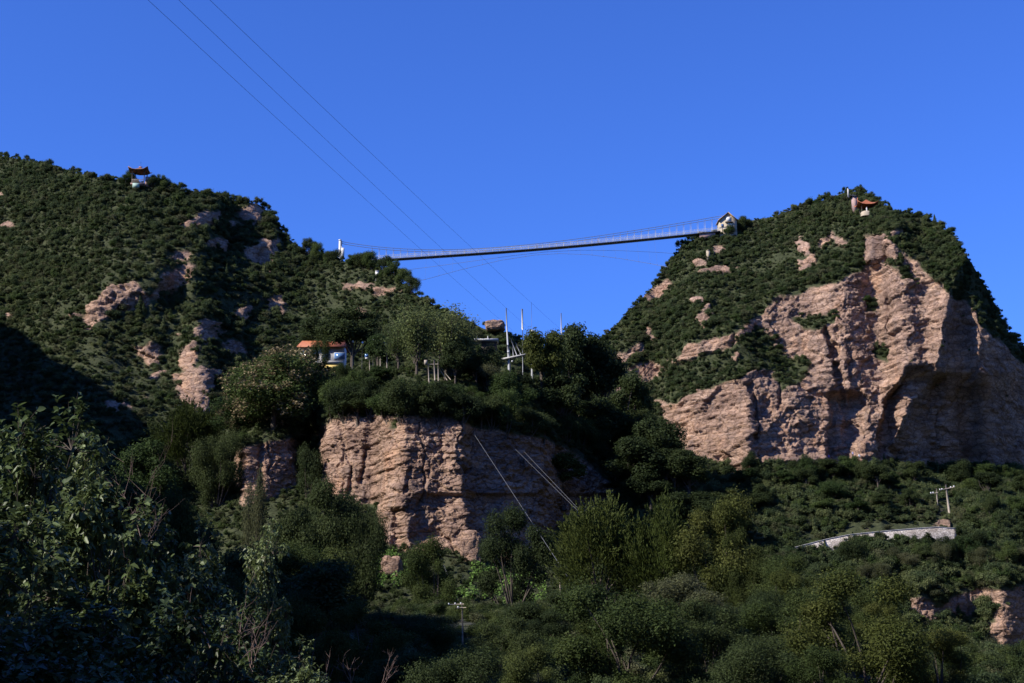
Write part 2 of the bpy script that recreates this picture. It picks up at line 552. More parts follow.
class Layer:
    def __init__(self, name, p0, p1, dpx, ridge, pyb, Db, slope, rocks, holes, doff, sc, seed, rows, back=60, blur=5, outcrop=0.0, relief=1.0, dip=0.06, steep=76, rag=5, calmer=None):
        cols = np.arange(p0, p1 + dpx, dpx)
        A = (cols - 512) / F
        ra, re = ae([r[0] for r in ridge], [r[1] for r in ridge])
        er = np.interp(A, ra, re) + 0.0022 * fbm(A * 40, A * 0, seed + 3, 4)
        eb = float(ae(512, pyb)[1])
        er = np.maximum(er, eb + 0.004)
        t = np.linspace(0, 1, rows)[:, None]
        E = eb + t * (er - eb)[None, :]
        AA = np.repeat(A[None, :], rows, 0)
        PX, PY = pix(AA, E)
        jit = rag * fbm(PX / 17, PY / 13, seed + 60, 5)
        m = np.full(PX.shape, -40.0)
        for r in rocks:
            m = np.maximum(m, poly_sd(PX, PY, r))
        for r in holes:
            m = np.minimum(m, -poly_sd(PX, PY, r))
        rock = sstep(m + jit, -2, 2)
        rs = sstep(m + jit * 0.5, -5, 4)
        sl = slope(PX, PY)
        sl = sl + (steep - sl) * rs
        # rounded off towards the ridge
        tn = np.tan(np.radians(np.clip(sl, 12, 84)))
        tn = np.maximum(tn, E + 0.16)
        D = np.zeros_like(E)
        D[0] = Db(cols)
        for k in range(1, rows):
            de = E[k] - E[k - 1]
            D[k] = D[k - 1] * (1 + de / (tn[k] - E[k]))
        near_rock = np.clip(gblur(gblur(sstep(m, -14, -4), 6, 0), 6, 1) * 1.3, 0, 1)
        D = gblur(D, blur, 1) * near_rock + gblur(D, 16, 1) * (1 - near_rock)
        D = D + doff(PX, PY)
        self.A, self.E, self.D0 = A, E, D.copy()
        # relief along smoothed horizontal normals
        X, Y, Z = AA * D, D, CZ + E * D
        G = np.stack([X, Y, Z], -1)
        Gs = np.stack([gblur(gblur(G[..., i], 3, 0), 3, 1) for i in range(3)], -1)
        du = np.gradient(Gs, axis=1)
        dv = np.gradient(Gs, axis=0)
        Nn = np.cross(du, dv)
        Nn /= np.linalg.norm(Nn, axis=-1)[..., None] + 1e-9
        self.N = Nn
        Nh = Nn * np.array([1, 1, 0.35])
        Dm = np.median(D)
        oc = sstep(fbm(PX / 26, PY / 15, seed + 80, 4) + outcrop, 0.42, 0.50) * sstep(E / er[None, :], 0.2, 0.35) * (1 - sstep(t, 0.93, 0.99)) if outcrop > -1 else 0
        ocf = np.clip(oc, 0, 1) * (1 - rock)
        s, z = AA * Dm * 1.0 + Y * 0.35, Z
        rel = rock_relief(s, z, sc, seed, dip, relief)
        if calmer is not None:
            rel = rel * calmer(PX, PY)
        soilrel = 1.2 * sc * fbm(X / (6 * sc), (Y + Z) / (6 * sc), seed + 90, 4)
        edge = np.minimum(1, (1 - t) * 14)
        tot = (rel * rock * edge + soilrel * (1 - rock)) + ocf * (0.5 * rel + 1.0 * sc)
        P = G + Nh * tot[..., None]
        self.rock = np.clip(rock + ocf, 0, 1)
        self.P = P
        # far side
        last = P[-1]
        kk = np.array([1.5, 4, 9, 18, 35, back])
        B = []
        for q in kk:
            b = last.copy()
            b[:, 1] += q
            b[:, 0] += A * q
            b[:, 2] -= 0.02 * q + 0.75 * np.maximum(q - 3, 0)
            b[:, 2] += 0.6 * fbm(b[:, 0] / 7, b[:, 1] / 7, seed + 33, 3)
            B.append(b)
        V = np.concatenate([P, np.array(B)], 0)
        R = np.concatenate([self.rock, np.zeros((len(kk), len(A)))], 0)
        n, c = V.shape[:2]
        i = np.arange(n - 1)[:, None] * c + np.arange(c - 1)[None, :]
        Q = np.stack([i, i + 1, i + c + 1, i + c], -1).reshape(-1, 4)
        me = mesh_np(name, V.reshape(-1, 3), [Q], [M_rock])
        at = me.attributes.new('rock', 'FLOAT', 'POINT')
        at.data.foreach_set('value', R.ravel().astype(np.float32))
        self.ob = bpy.data.objects.new(name, me)
        COL.objects.link(self.ob)
        tag(self.ob, kind='structure')
        self.PX, self.PY = PX, PY
        d1 = np.linalg.norm(np.gradient(P, axis=1), axis=-1)
        d2 = np.linalg.norm(np.gradient(P, axis=0), axis=-1)
        self.area = np.minimum(d1 * d2, 4.0)

    def at(self, px, py):
        """point of the surface seen at a pixel"""
        a, e = ae(px, py)
        j = int(np.clip(np.searchsorted(self.A, float(a)), 1, len(self.A) - 1))
        col = self.P[:, j]
        ev = (col[:, 2] - CZ) / col[:, 1]
        k = int(np.argmin(np.abs(ev - float(e))))
        return col[k].copy()


def polyline_d(PX, PY, line):
    """distance to a polyline in pixels and horizontal side (positive = right of it)"""
    best = np.full(PX.shape, 1e9)
    side = np.zeros(PX.shape)
    for (ax, ay), (bx, by) in zip(line[:-1], line[1:]):
        ex, ey = bx - ax, by - ay
        t = np.clip(((PX - ax) * ex + (PY - ay) * ey) / (ex * ex + ey * ey), 0, 1)
        d = np.hypot(PX - ax - t * ex, PY - ay - t * ey)
        s = PX - (ax + t * ex)
        side = np.where(d < best, s, side)
        best = np.minimum(best, d)
    return best, side


# --- left mountain
LM_ridge = [(-520, 90), (-300, 125), (-120, 145), (0, 157), (25, 159), (60, 170), (90, 177), (130, 181), (160, 185), (185, 191), (210, 196), (235, 201),
            (258, 205), (272, 216), (283, 233), (300, 250), (320, 258), (345, 262), (365, 264), (380, 269), (395, 277), (415, 293), (440, 308),
            (470, 321), (500, 334), (540, 346), (580, 358), (640, 374)]
LM_rocks = [
    [(85, 310), (90, 298), (110, 283), (130, 280), (150, 290), (165, 270), (188, 265), (190, 285), (160, 300), (140, 308), (118, 313), (100, 325), (88, 328)],
    [(133, 345), (150, 339), (163, 345), (161, 365), (148, 363), (137, 356)],
    [(176, 376), (200, 368), (217, 369), (212, 395), (206, 412), (190, 407), (177, 395)],
    [(190, 328), (205, 320), (213, 324), (196, 333)], [(204, 331), (222, 333), (221, 343), (206, 341)], [(225, 338), (244, 342), (243, 353), (228, 351)],
    [(235, 313), (249, 309), (248, 331), (239, 328)], [(180, 353), (193, 345), (200, 350), (192, 372), (184, 372)],
    [(181, 226), (200, 216), (219, 215), (219, 225), (197, 228)], [(163, 262), (175, 251), (192, 249), (188, 258), (170, 266)],
    [(246, 249), (260, 239), (276, 240), (273, 264), (255, 264), (247, 257)], [(225, 222), (239, 219), (241, 229), (227, 231)],
    [(238, 206), (263, 210), (257, 223), (239, 219)], [(374, 289), (395, 282), (409, 290), (400, 298), (379, 295)],
    [(361, 311), (378, 307), (380, 314), (363, 315)], [(269, 298), (283, 297), (285, 313), (271, 311)],
    [(205, 236), (230, 239), (222, 250), (200, 246)], [(143, 394), (153, 394), (151, 407), (145, 405)]]


def lm_slope(px, py):
    return 43 + 3 * np.sin(px / 60)


def lm_doff(px, py):
    d, s = polyline_d(px, py, [(195, 470), (198, 400), (245, 330), (252, 290), (272, 240), (262, 196)])
    b = -8 * np.exp(-(s / 55) ** 2) * (s < 0) - 8 * np.exp(-(s / 95) ** 2) * (s >= 0)
    b = b + 4 * np.exp(-(((px - 252) / 14) ** 2)) * sstep(py, 325, 360)
    d2, s2 = polyline_d(px, py, [(75, 470), (90, 330), (150, 260), (200, 196)])
    b2 = -7 * np.exp(-(s2 / 60) ** 2) * (s2 < 0) - 7 * np.exp(-(s2 / 40) ** 2) * (s2 >= 0)
    return b + b2 + 7 * fbm(px / 120, py / 90, 5, 3)


LM = Layer('left_mountain', -520, 640, 1.5, LM_ridge, 640, lambda p: 262 + 0 * p, lm_slope, LM_rocks, [], lm_doff, 0.75, 11, 400, outcrop=-0.10, steep=66, rag=12, relief=1.3)

# --- right mountain with the great cliff
RM_ridge = [(560, 372), (585, 352), (600, 340), (620, 320), (640, 301), (655, 282), (668, 264), (682, 246), (697, 238), (712, 232), (730, 226), (750, 222), (780, 213),
            (805, 204), (825, 199), (845, 193), (862, 192), (876, 199), (890, 209), (910, 214), (935, 222), (955, 238), (972, 262), (985, 284), (1000, 312),
            (1012, 334), (1024, 348), (1060, 392), (1120, 440), (1250, 500)]
RM_rocks = [
    [(612, 373), (640, 365), (675, 358), (690, 345), (720, 340), (742, 330), (757, 320), (762, 305), (780, 297), (810, 288), (838, 285), (862, 270), (866, 240),
     (885, 236), (900, 250), (925, 268), (945, 285), (965, 302), (985, 325), (1005, 345), (1030, 372), (1080, 430), (1080, 482), (1020, 478), (960, 470), (900, 466),
     (880, 463), (850, 472), (800, 462), (760, 467), (745, 478), (720, 468), (700, 462), (680, 442), (668, 425), (658, 402), (640, 392), (625, 386)],
    [(905, 597), (920, 599), (945, 608), (965, 590), (990, 591), (1024, 587), (1070, 590), (1070, 655), (1010, 662), (985, 642), (975, 625), (960, 618), (940, 625), (915, 622)],
    [(697, 312), (709, 305), (712, 316), (704, 330), (699, 328)], [(640, 298), (660, 288), (664, 294), (646, 306)], [(652, 250 + 40), (668, 280), (672, 286), (656, 296)],
    [(716, 249), (724, 248), (726, 254), (717, 256)], [(818, 238), (832, 236), (833, 246), (820, 248)], [(836, 240), (850, 243), (848, 249), (836, 248)],
    [(800, 262), (812, 256), (814, 262), (804, 270)], [(888, 231), (902, 230), (912, 236), (894, 237)], [(615, 340 + 20), (622, 352), (640, 345), (642, 352), (625, 366)]]
RM_holes = [
    [(640, 392), (652, 375), (690, 365), (702, 352), (735, 345), (757, 326), (775, 343), (786, 358), (814, 366), (802, 376), (783, 389), (772, 371), (750, 374), (735, 379), (700, 389), (676, 402), (655, 402)],
    [(890, 262), (905, 266), (920, 290), (905, 285)], [(928, 262), (950, 276), (965, 300), (945, 292)],
    [(790, 318), (812, 314), (835, 318), (838, 326), (805, 328)], [(862, 296), (874, 300), (878, 312), (866, 312)], [(872, 345), (888, 350), (886, 360), (874, 358)],
    [(968, 620), (980, 606), (992, 608), (996, 622), (975, 628)]]


def rm_slope(px, py):
    return 40 + 16 * sstep(py, 318, 340) * (1 - sstep(py, 400, 420)) - 10 * sstep(py, 455, 480) + 14 * sstep(px, 930, 960) * (1 - sstep(py, 300, 420))


def rm_doff(px, py):
    o = 4 * fbm(px / 130, py / 110, 41, 3)
    # the cliff turns away to the right of its prow into a shaded hollow
    prow = np.interp(py, [180, 250, 300, 330, 372, 400, 465, 500], [985, 965, 948, 942, 936, 912, 882, 880])
    x = (px - prow)
    o = o + (0.45 * np.clip(x, 0, 150) + 5 * sstep(x, 0, 10)) * sstep(py, 205, 300) * (1 - 0.6 * sstep(py, 468, 520))
    # second, smaller corner with a recess behind it
    c2 = np.interp(py, [380, 392, 455, 470], [832, 828, 822, 822])
    k = sstep(py, 386, 402) * (1 - sstep(py, 458, 478))
    o = o + 6.5 * sstep(px - c2, 0, 5) * (1 - sstep(px - c2, 22, 44)) * k
    # corner beside the hollow
    c3 = np.interp(py, [355, 375, 400, 470], [906, 902, 884, 872])
    k3 = sstep(py, 362, 385) * (1 - sstep(py, 462, 476))
    o = o + 7 * sstep(px - c3, 0, 5) * k3 * (1 - sstep(px - c3, 30, 60))
    # deep cracks
    for (x0, y0, x1, y1, dep, wd) in ((826, 330, 836, 372, 3.0, 2.2), (752, 384, 757, 440, 2.6, 2.2), (781, 384, 779, 402, 2.0, 2.0), (888, 300, 893, 345, 2.6, 2.5), (878, 240, 886, 262, 3.5, 5), (840, 380, 842, 405, 2.0, 2)):
        xc = x0 + (x1 - x0) * np.clip((py - y0) / (y1 - y0), 0, 1)
        g = np.exp(-((px - xc - 2 * fbm(py / 9, py * 0, 3, 2)) / wd) ** 2) * sstep(py, y0 - 6, y0) * (1 - sstep(py, y1, y1 + 6))
        o = o + dep * g
    o = o - 4.5 * sstep(px, 735, 752) * (1 - sstep(px, 790, 822)) * sstep(py, 372, 392) * (1 - sstep(py, 455, 475))
    # ledge under the wall
    o = o - 4 * sstep(py, 452, 462) * (1 - sstep(py, 474, 490)) * sstep(px, 720, 750) * (1 - sstep(px, 815, 845))
    return o


RM = Layer('right_mountain', 560, 1260, 0.95, RM_ridge, 690, lambda p: 275 + 0 * p, rm_slope, RM_rocks, RM_holes, rm_doff, 1.35, 29, 540, relief=0.55, dip=-0.10, blur=7, rag=7, calmer=lambda x, y: 0.82 - 0.45 * sstep(x, 935, 950), outcrop=-0.06)

# --- middle spur with its red cliff
SP_ridge = [(30, 600), (60, 575), (100, 530), (150, 490), (190, 455), (215, 428), (240, 396), (270, 380), (300, 374), (350, 370), (420, 368), (480, 372), (540, 378), (600, 398), (640, 440),
            (690, 482), (730, 512), (800, 565), (880, 640)]
SP_rocks = [
    [(237, 451), (250, 445), (290, 438), (300, 440), (318, 430), (330, 420), (345, 416), (370, 418), (400, 416), (440, 416), (460, 419), (472, 427), (500, 433), (530, 437), (560, 446),
     (590, 466), (612, 485), (614, 500), (600, 508), (560, 525), (540, 556), (500, 560), (470, 553), (440, 548), (400, 552), (385, 540), (376, 505), (340, 500), (300, 482), (270, 500), (240, 508)]]
SP_holes = [[(298, 446), (316, 440), (322, 470), (316, 500), (300, 480), (294, 465)], [(388, 421), (398, 420), (398, 429), (388, 430)]]


def sp_slope(px, py):
    return np.where(py > 500, 26, 30) + 12 * sstep(px, 600, 660)


def sp_doff(px, py):
    o = 1.2 * fbm(px / 70, py / 60, 61, 3)
    up = 1 - sstep(py, 540, 620)
    x = px - np.interp(py, [415, 450, 490, 560], [466, 456, 462, 470])
    o = o + (0.115 * np.clip(x, 0, 170) + 2.0 * sstep(x, -2, 14) + 0.06 * np.maximum(x - 170, 0)) * up
    # west side falls back round a gully
    o = o + (3.2 * sstep(-(px - 318), 0, 10) + 7 * sstep(-(px - 318), 10, 200)) * up
    # long horizontal overhang and broken foot
    o = o + 1.0 * sstep(py, 492, 497) * (1 - sstep(py, 540, 560)) * sstep(px, 395, 430)
    for (x0, y0, x1, y1, dep, wd) in ((338, 424, 352, 470, 0.6, 2.0), (352, 470, 346, 500, 0.9, 2.0), (398, 512, 398, 552, 2.0, 6), (368, 450, 360, 480, 0.7, 2), (262, 446, 258, 492, 1.0, 2.5),
                                      (440, 430, 444, 462, 0.3, 2.5), (300, 440, 300, 500, 1.5, 4), (410, 470, 405, 490, .6, 2)):
        xc = x0 + (x1 - x0) * np.clip((py - y0) / (y1 - y0), 0, 1)
        o = o + dep * np.exp(-((px - xc - 2 * fbm(py / 9, py * 0, 8, 2)) / wd) ** 2) * sstep(py, y0 - 6, y0) * (1 - sstep(py, y1, y1 + 6))
    return o


SP = Layer('rocky_spur', 20, 870, 0.8, SP_ridge, 645, lambda p: 150 + 0 * p, sp_slope, SP_rocks, SP_holes, sp_doff, 0.62, 47, 420, blur=4, outcrop=-0.5, back=50, relief=0.45, calmer=lambda x, y: 0.72 + 0 * x)

# --- valley floor reaching the horizon
gx = np.concatenate([[-9000, -4000, -1500, -700], np.arange(-400, 401, 5.0), [700, 1500, 4000, 9000]])
gy = np.concatenate([[-9000, -3000, -900, -300], np.arange(-120, 420, 5.0), [700, 1500, 4000, 9000]])
GX, GY = np.meshgrid(gx, gy)
GZ = ground_z(GX, GY)
n, c = GX.shape
ii = np.arange(n - 1)[:, None] * c + np.arange(c - 1)[None, :]
gm = mesh_np('ground', np.stack([GX, GY, GZ], -1).reshape(-1, 3), [np.stack([ii, ii + 1, ii + c + 1, ii + c], -1).reshape(-1, 4)], [M_soil], smooth=True)
go = bpy.data.objects.new('ground', gm)
COL.objects.link(go)
tag(go, kind='structure')

# --- the valley's west side, out of the picture on the left: it throws the long shade
WR = [(-25, -120, 8), (-44, -60, 14), (-60, -6, 22), (-68, 20, 60), (-80, 50, 71), (-100, 110, 70), (-130, 180, 88), (-168, 260, 130), (-194, 330, 142), (-215, 420, 145)]
wv, wf = [], []
tt = np.linspace(0, 1, 160)
wp = np.array(WR, float)
wk = np.linspace(0, 1, len(wp))
cx, cy, cz = [np.interp(tt, wk, wp[:, i]) for i in range(3)]
us = np.linspace(-1.6, 1, 40)
rowsW = []
for u in us:
    hh = cz * (1 - abs(u) if u > 0 else 1 - abs(u) / 1.6) + 0
    off = u * cz * 0.62
    x = cx + off
    y = cy - off * 0.35
    hz = hh - 3 + 3.5 * fbm(x / 18, y / 18, 90, 4)
    rowsW.append(np.stack([x, y, hz], -1))
Vw = np.array(rowsW)
n, c = Vw.shape[:2]
ii = np.arange(n - 1)[:, None] * c + np.arange(c - 1)[None, :]
wm = mesh_np('valley_hill', Vw.reshape(-1, 3), [np.stack([ii, ii + c, ii + c + 1, ii + 1], -1).reshape(-1, 4)], [M_soil], smooth=True)
WO = bpy.data.objects.new('valley_hill', wm)
COL.objects.link(WO)
tag(WO, kind='structure')
# --- unseen hills added right of and behind the camera to block low sky light
for pts_, in (([(130, -260, 80), (165, -120, 140), (205, 0, 180), (260, 110, 200), (330, 230, 215)],), ([(-20, -230, 40), (60, -210, 80), (140, -200, 90)],)):
    wp2 = np.array(pts_, float)
    k2 = np.linspace(0, 1, len(wp2))
    t2 = np.linspace(0, 1, 60)
    cx, cy, cz = [np.interp(t2, k2, wp2[:, i]) for i in range(3)]
    tx, ty = np.gradient(cx), np.gradient(cy)
    nl_ = np.hypot(tx, ty)
    rws = []
    for u in np.linspace(-1, 1, 30):
        x = cx - ty / nl_ * u * cz * 0.75
        y = cy + tx / nl_ * u * cz * 0.75
        rws.append(np.stack([x, y, cz * (1 - abs(u)) - 3 + 4 * fbm(x / 22, y / 22, 95, 4)], -1))
    Vw = np.array(rws)
    n, c = Vw.shape[:2]
    ii = np.arange(n - 1)[:, None] * c + np.arange(c - 1)[None, :]
    o = bpy.data.objects.new('valley_hill', mesh_np('valley_hill', Vw.reshape(-1, 3), [np.stack([ii, ii + 1, ii + c + 1, ii + c], -1).reshape(-1, 4)], [M_soil], smooth=True))
    COL.objects.link(o)
    tag(o, kind='structure')


# ------------------------------------------------------------------ foliage builders
def unit(v):
    return v / (np.linalg.norm(v, axis=-1, keepdims=True) + 1e-9)


def leaves_np(c, nrm, size, rng, aspect=0.55, droop=None):
    """folded four-cornered leaves; c (N,3), nrm (N,3), size (N,)"""
    c = np.asarray(c)
    nrm = unit(np.asarray(nrm))
    r = unit(rng.normal(size=c.shape))
    t = unit(np.cross(nrm, r)) if droop is None else unit(droop)
    if droop is not None:
        nrm = unit(nrm - t * (nrm * t).sum(-1, keepdims=True))
    b = np.cross(nrm, t)
    s = size[:, None]
    f = 0.12
    V = np.stack([c - t * s * 0.5, c + b * s * aspect * 0.5 + nrm * s * f, c + t * s * 0.5, c - b * s * aspect * 0.5 + nrm * s * f], 1).reshape(-1, 3)
    i = np.arange(len(c))[:, None] * 4
    T = np.concatenate([i + [0, 1, 2], i + [0, 2, 3]], 0)
    return V, T


def lobes(rng, n, ell, z0, jitter=0.3, spread=0.72, low=-0.35):
    """lobe centres and radii in an ellipsoid of half-axes ell standing at z0"""
    L = []
    for k in range(n):
        d = unit(rng.normal(size=3))
        d[2] = d[2] if d[2] > low else -d[2] * 0.4
        q = rng.uniform(0.35, 1.0) ** 0.6 * spread
        L.append((np.array([d[0] * ell[0] * q, d[1] * ell[1] * q, z0 + ell[2] * (1 + d[2] * q)]), rng.uniform(0.26, 0.44) * (1 + rng.uniform(-jitter, jitter)) * min(ell)))
    return L


def cloud(rng, L, n, size, up=0.5, shell=0.45, squash=0.8, wild=0.18):
    rad = np.array([r for _, r in L])
    w = rad ** 2
    idx = rng.choice(len(L), n, p=w / w.sum())
    cen = np.array([q for q, _ in L])[idx]
    d = unit(rng.normal(size=(n, 3)))
    q = shell + (1.12 - shell) * rng.uniform(0, 1, n) ** 0.55
    q *= 1 + wild * rng.normal(size=n)
    p = cen + d * (rad[idx] * q)[:, None] * np.array([1, 1, squash])
    nr = d * 0.7 + rng.normal(size=(n, 3)) * 0.55 + np.array([0, 0, up])
    return p, nr, size * rng.uniform(0.65, 1.35, n)


def limb(mb, rng, a, b, r0, r1, bend=0.12, n=5, sides=5):
    a, b = np.asarray(a, float), np.asarray(b, float)
    t = np.linspace(0, 1, n)[:, None]
    l = np.linalg.norm(b - a)
    off = rng.normal(size=3) * bend * l
    P = a + (b - a) * t + off * (t * (1 - t) * 2)
    mb.tube(P, np.linspace(r0, r1, n), sides)


def shrub_mesh(name, seed, n, leaf, mat, ell=(1, 1, 0.8), nl=9, aspect=0.6, up=0.5):
    rng = np.random.default_rng(seed)
    L = lobes(rng, nl, ell, -0.15, low=-0.1)
    p, nr, s = cloud(rng, L, n, leaf, up, 0.2, 0.85, 0.30)
    V, T = leaves_np(p, nr, s, rng, aspect)
    return mesh_np(name, V, [T], [mat])


def cone_mesh(name, seed, n, leaf, mat):
    rng = np.random.default_rng(seed)
    h = rng.uniform(0, 1, n) ** 0.8
    ang = rng.uniform(0, 2 * math.pi, n)
    tier = 0.82 + 0.18 * np.cos(h * 34)
    r = (1 - h) * 0.62 * tier * rng.uniform(0.45, 1.08, n)
    p = np.stack([np.cos(ang) * r, np.sin(ang) * r, h * 2.2 - 0.1], -1)
    nr = np.stack([np.cos(ang), np.sin(ang), np.full(n, 0.7)], -1) + rng.normal(size=(n, 3)) * 0.5
    V, T = leaves_np(p, nr, leaf * rng.uniform(0.6, 1.3, n), rng, 0.5)
    return mesh_np(name, V, [T], [mat])


def hidden_obj(name, me):
    return bpy.data.objects.new(name, me)


# --- ground cover of the hills (nobody could count it): one object per hill
def scatter(name, label_kind, P, scl, rot, idx, protos):
    me = bpy.data.meshes.new(name)
    me.vertices.add(len(P))
    me.vertices.foreach_set('co', np.asarray(P, np.float32).ravel())
    for nm, typ, arr in (('scl', 'FLOAT_VECTOR', scl), ('rot', 'FLOAT_VECTOR', rot)):
        a = me.attributes.new(nm, typ, 'POINT')
        a.data.foreach_set('vector', np.asarray(arr, np.float32).ravel())
    a = me.attributes.new('idx', 'INT', 'POINT')
    a.data.foreach_set('value', np.asarray(idx, np.int32))
    o = bpy.data.objects.new(name, me)
    COL.objects.link(o)
    tag(o, kind='stuff')
    pc = bpy.data.collections.new(name + '_kinds')
    for k, q in enumerate(protos):
        pc.objects.link(hidden_obj('%s_kind_%02d' % (name, k), q))
    ng = bpy.data.node_groups.new(name, 'GeometryNodeTree')
    ng.interface.new_socket('Geometry', in_out='INPUT', socket_type='NodeSocketGeometry')
    ng.interface.new_socket('Geometry', in_out='OUTPUT', socket_type='NodeSocketGeometry')
    N, Lk = ng.nodes, ng.links
    gi, gou = N.new('NodeGroupInput'), N.new('NodeGroupOutput')
    ci = N.new('GeometryNodeCollectionInfo')
    ci.inputs['Collection'].default_value = pc
    ci.inputs['Separate Children'].default_value = True
    ci.inputs['Reset Children'].default_value = True
    m2p = N.new('GeometryNodeMeshToPoints')
    ip = N.new('GeometryNodeInstanceOnPoints')
    ip.inputs['Pick Instance'].default_value = True

    def attr(nm, typ):
        q = N.new('GeometryNodeInputNamedAttribute')
        q.data_type = typ
        q.inputs['Name'].default_value = nm
        return [s for s in q.outputs if s.enabled and s.name == 'Attribute'][0]
    Lk.new(gi.outputs[0], m2p.inputs[0])
    Lk.new(m2p.outputs[0], ip.inputs['Points'])
    Lk.new(ci.outputs[0], ip.inputs['Instance'])
    Lk.new(attr('idx', 'INT'), ip.inputs['Instance Index'])
    er = N.new('FunctionNodeEulerToRotation')
    Lk.new(attr('rot', 'FLOAT_VECTOR'), er.inputs[0])
    Lk.new(er.outputs[0], ip.inputs['Rotation'])
    Lk.new(attr('scl', 'FLOAT_VECTOR'), ip.inputs['Scale'])
    Lk.new(ip.outputs[0], gou.inputs[0])
    md = o.modifiers.new('cover', 'NODES')
    md.node_group = ng
    return o


P_hill = [shrub_mesh('hs%d' % k, 100 + k, 1500, 0.135, L_hill, (1, 1, 0.62 + 0.12 * (k % 3)), 8 + k % 3) for k in range(6)]
P_hill += [shrub_mesh('hd%d' % k, 200 + k, 1500, 0.135, L_dark, (1, 1, 0.85), 8) for k in range(2)]
P_hill += [shrub_mesh('ho%d' % k, 210 + k, 1100, 0.125, L_grey, (1, 1, 0.7), 9) for k in range(2)]
P_hill += [cone_mesh('hc%d' % k, 220 + k, 900, 0.18, L_hill) for k in range(2)]
P_hill += [shrub_mesh('hm%d' % k, 230 + k, 1400, 0.13, L_mid, (1, 1, 0.75), 8) for k in range(2)]


def cover(layer, name, count, smin, smax, seed, dens=None, tall=None, pyrange=(0, 683), weights=(6, 2.0, 1.8, 0.15, 1.5)):
    rng = np.random.default_rng(seed)
    PX, PY = layer.PX, layer.PY
    w = layer.area * np.clip(1.12 - layer.rock * 1.12, 0.006, 1)
    vis = (PX > -160) & (PX < 1180) & (PY < pyrange[1]) & (PY > pyrange[0])
    w = w * (vis + 0.12 * (~vis))
    if dens is not None:
        w = w * dens(PX, PY)
    w = w.ravel() / w.sum()
    k = rng.choice(len(w), count, replace=False, p=w)
    P = layer.P.reshape(-1, 3)[k].copy()
    rk = layer.rock.ravel()[k]
    P += rng.normal(size=P.shape) * np.array([0.3, 0.3, 0.0])
    s = rng.uniform(0, 1, count) ** 2.6 * (smax - smin) + smin
    s *= 1 + 0.5 * fbm(P[:, 0] / 16, P[:, 2] / 12, seed + 4, 3)
    if tall is not None:
        s *= tall(PX.ravel()[k], PY.ravel()[k])
    s = np.where(rk > 0.5, s * 0.45, s)
    scl = np.stack([s * rng.uniform(0.85, 1.2, count), s * rng.uniform(0.85, 1.2, count), s * rng.uniform(0.75, 1.25, count)], -1)
    rot = np.stack([rng.normal(size=count) * 0.12, rng.normal(size=count) * 0.12, rng.uniform(0, 6.28, count)], -1)
    ww = np.array([weights[0] / 6] * 6 + [weights[1] / 2] * 2 + [weights[2] / 2] * 2 + [weights[3] / 2] * 2 + [weights[4] / 2] * 2)
    idx = rng.choice(len(ww), count, p=ww / ww.sum())
    return scatter(name, None, P, scl, rot, idx, P_hill)


cover(LM, 'left_mountain_shrubs', 36000, 0.42, 1.7, 1)
cover(RM, 'right_mountain_shrubs', 48000, 0.42, 1.6, 2, dens=lambda x, y: (1 + 0.3 * (y > 470)) * (1 - 0.97 * ((x > 845) & (x < 962) & (y > 524) & (y < 544))) * (1 - .95 * ((x > 938) & (x < 958) & (y > 497) & (y < 522))) * (1 - .8 * ((x > 800) & (x < 846) & (y > 532) & (y < 555))), tall=lambda x, y: np.where(y > 468, 1.35, 1.0))
cover(SP, 'spur_shrubs', 15000, 0.3, 0.85, 3, pyrange=(330, 650), weights=(4, 3.5, 0.8, 0.05, 2))
#STRUCTURES
# ------------------------------------------------------------------ suspension bridge
DB = 430.0
deck_px = [(372, 260.6), (388, 259.8), (440, 256.2), (480, 253.4), (520, 250.6), (560, 247.4), (620, 241.8), (660, 237.9), (704, 233.4), (720, 231.6)]
cable_px = [(341, 242.6), (390, 248.4), (430, 251.0), (470, 250.3), (510, 247.3), (560, 241.8), (620, 233.8), (660, 227.4), (700, 220.8), (722, 216.6)]


def curve3(pp, D, n):
    P = np.array([pt(x, y, D) for x, y in pp])
    x = np.linspace(P[0, 0], P[-1, 0], n)
    # smooth interpolation in x
    c = np.polyfit(P[:, 0], P[:, 2], 4)
    return np.stack([x, np.full(n, D), np.polyval(c, x)], -1)


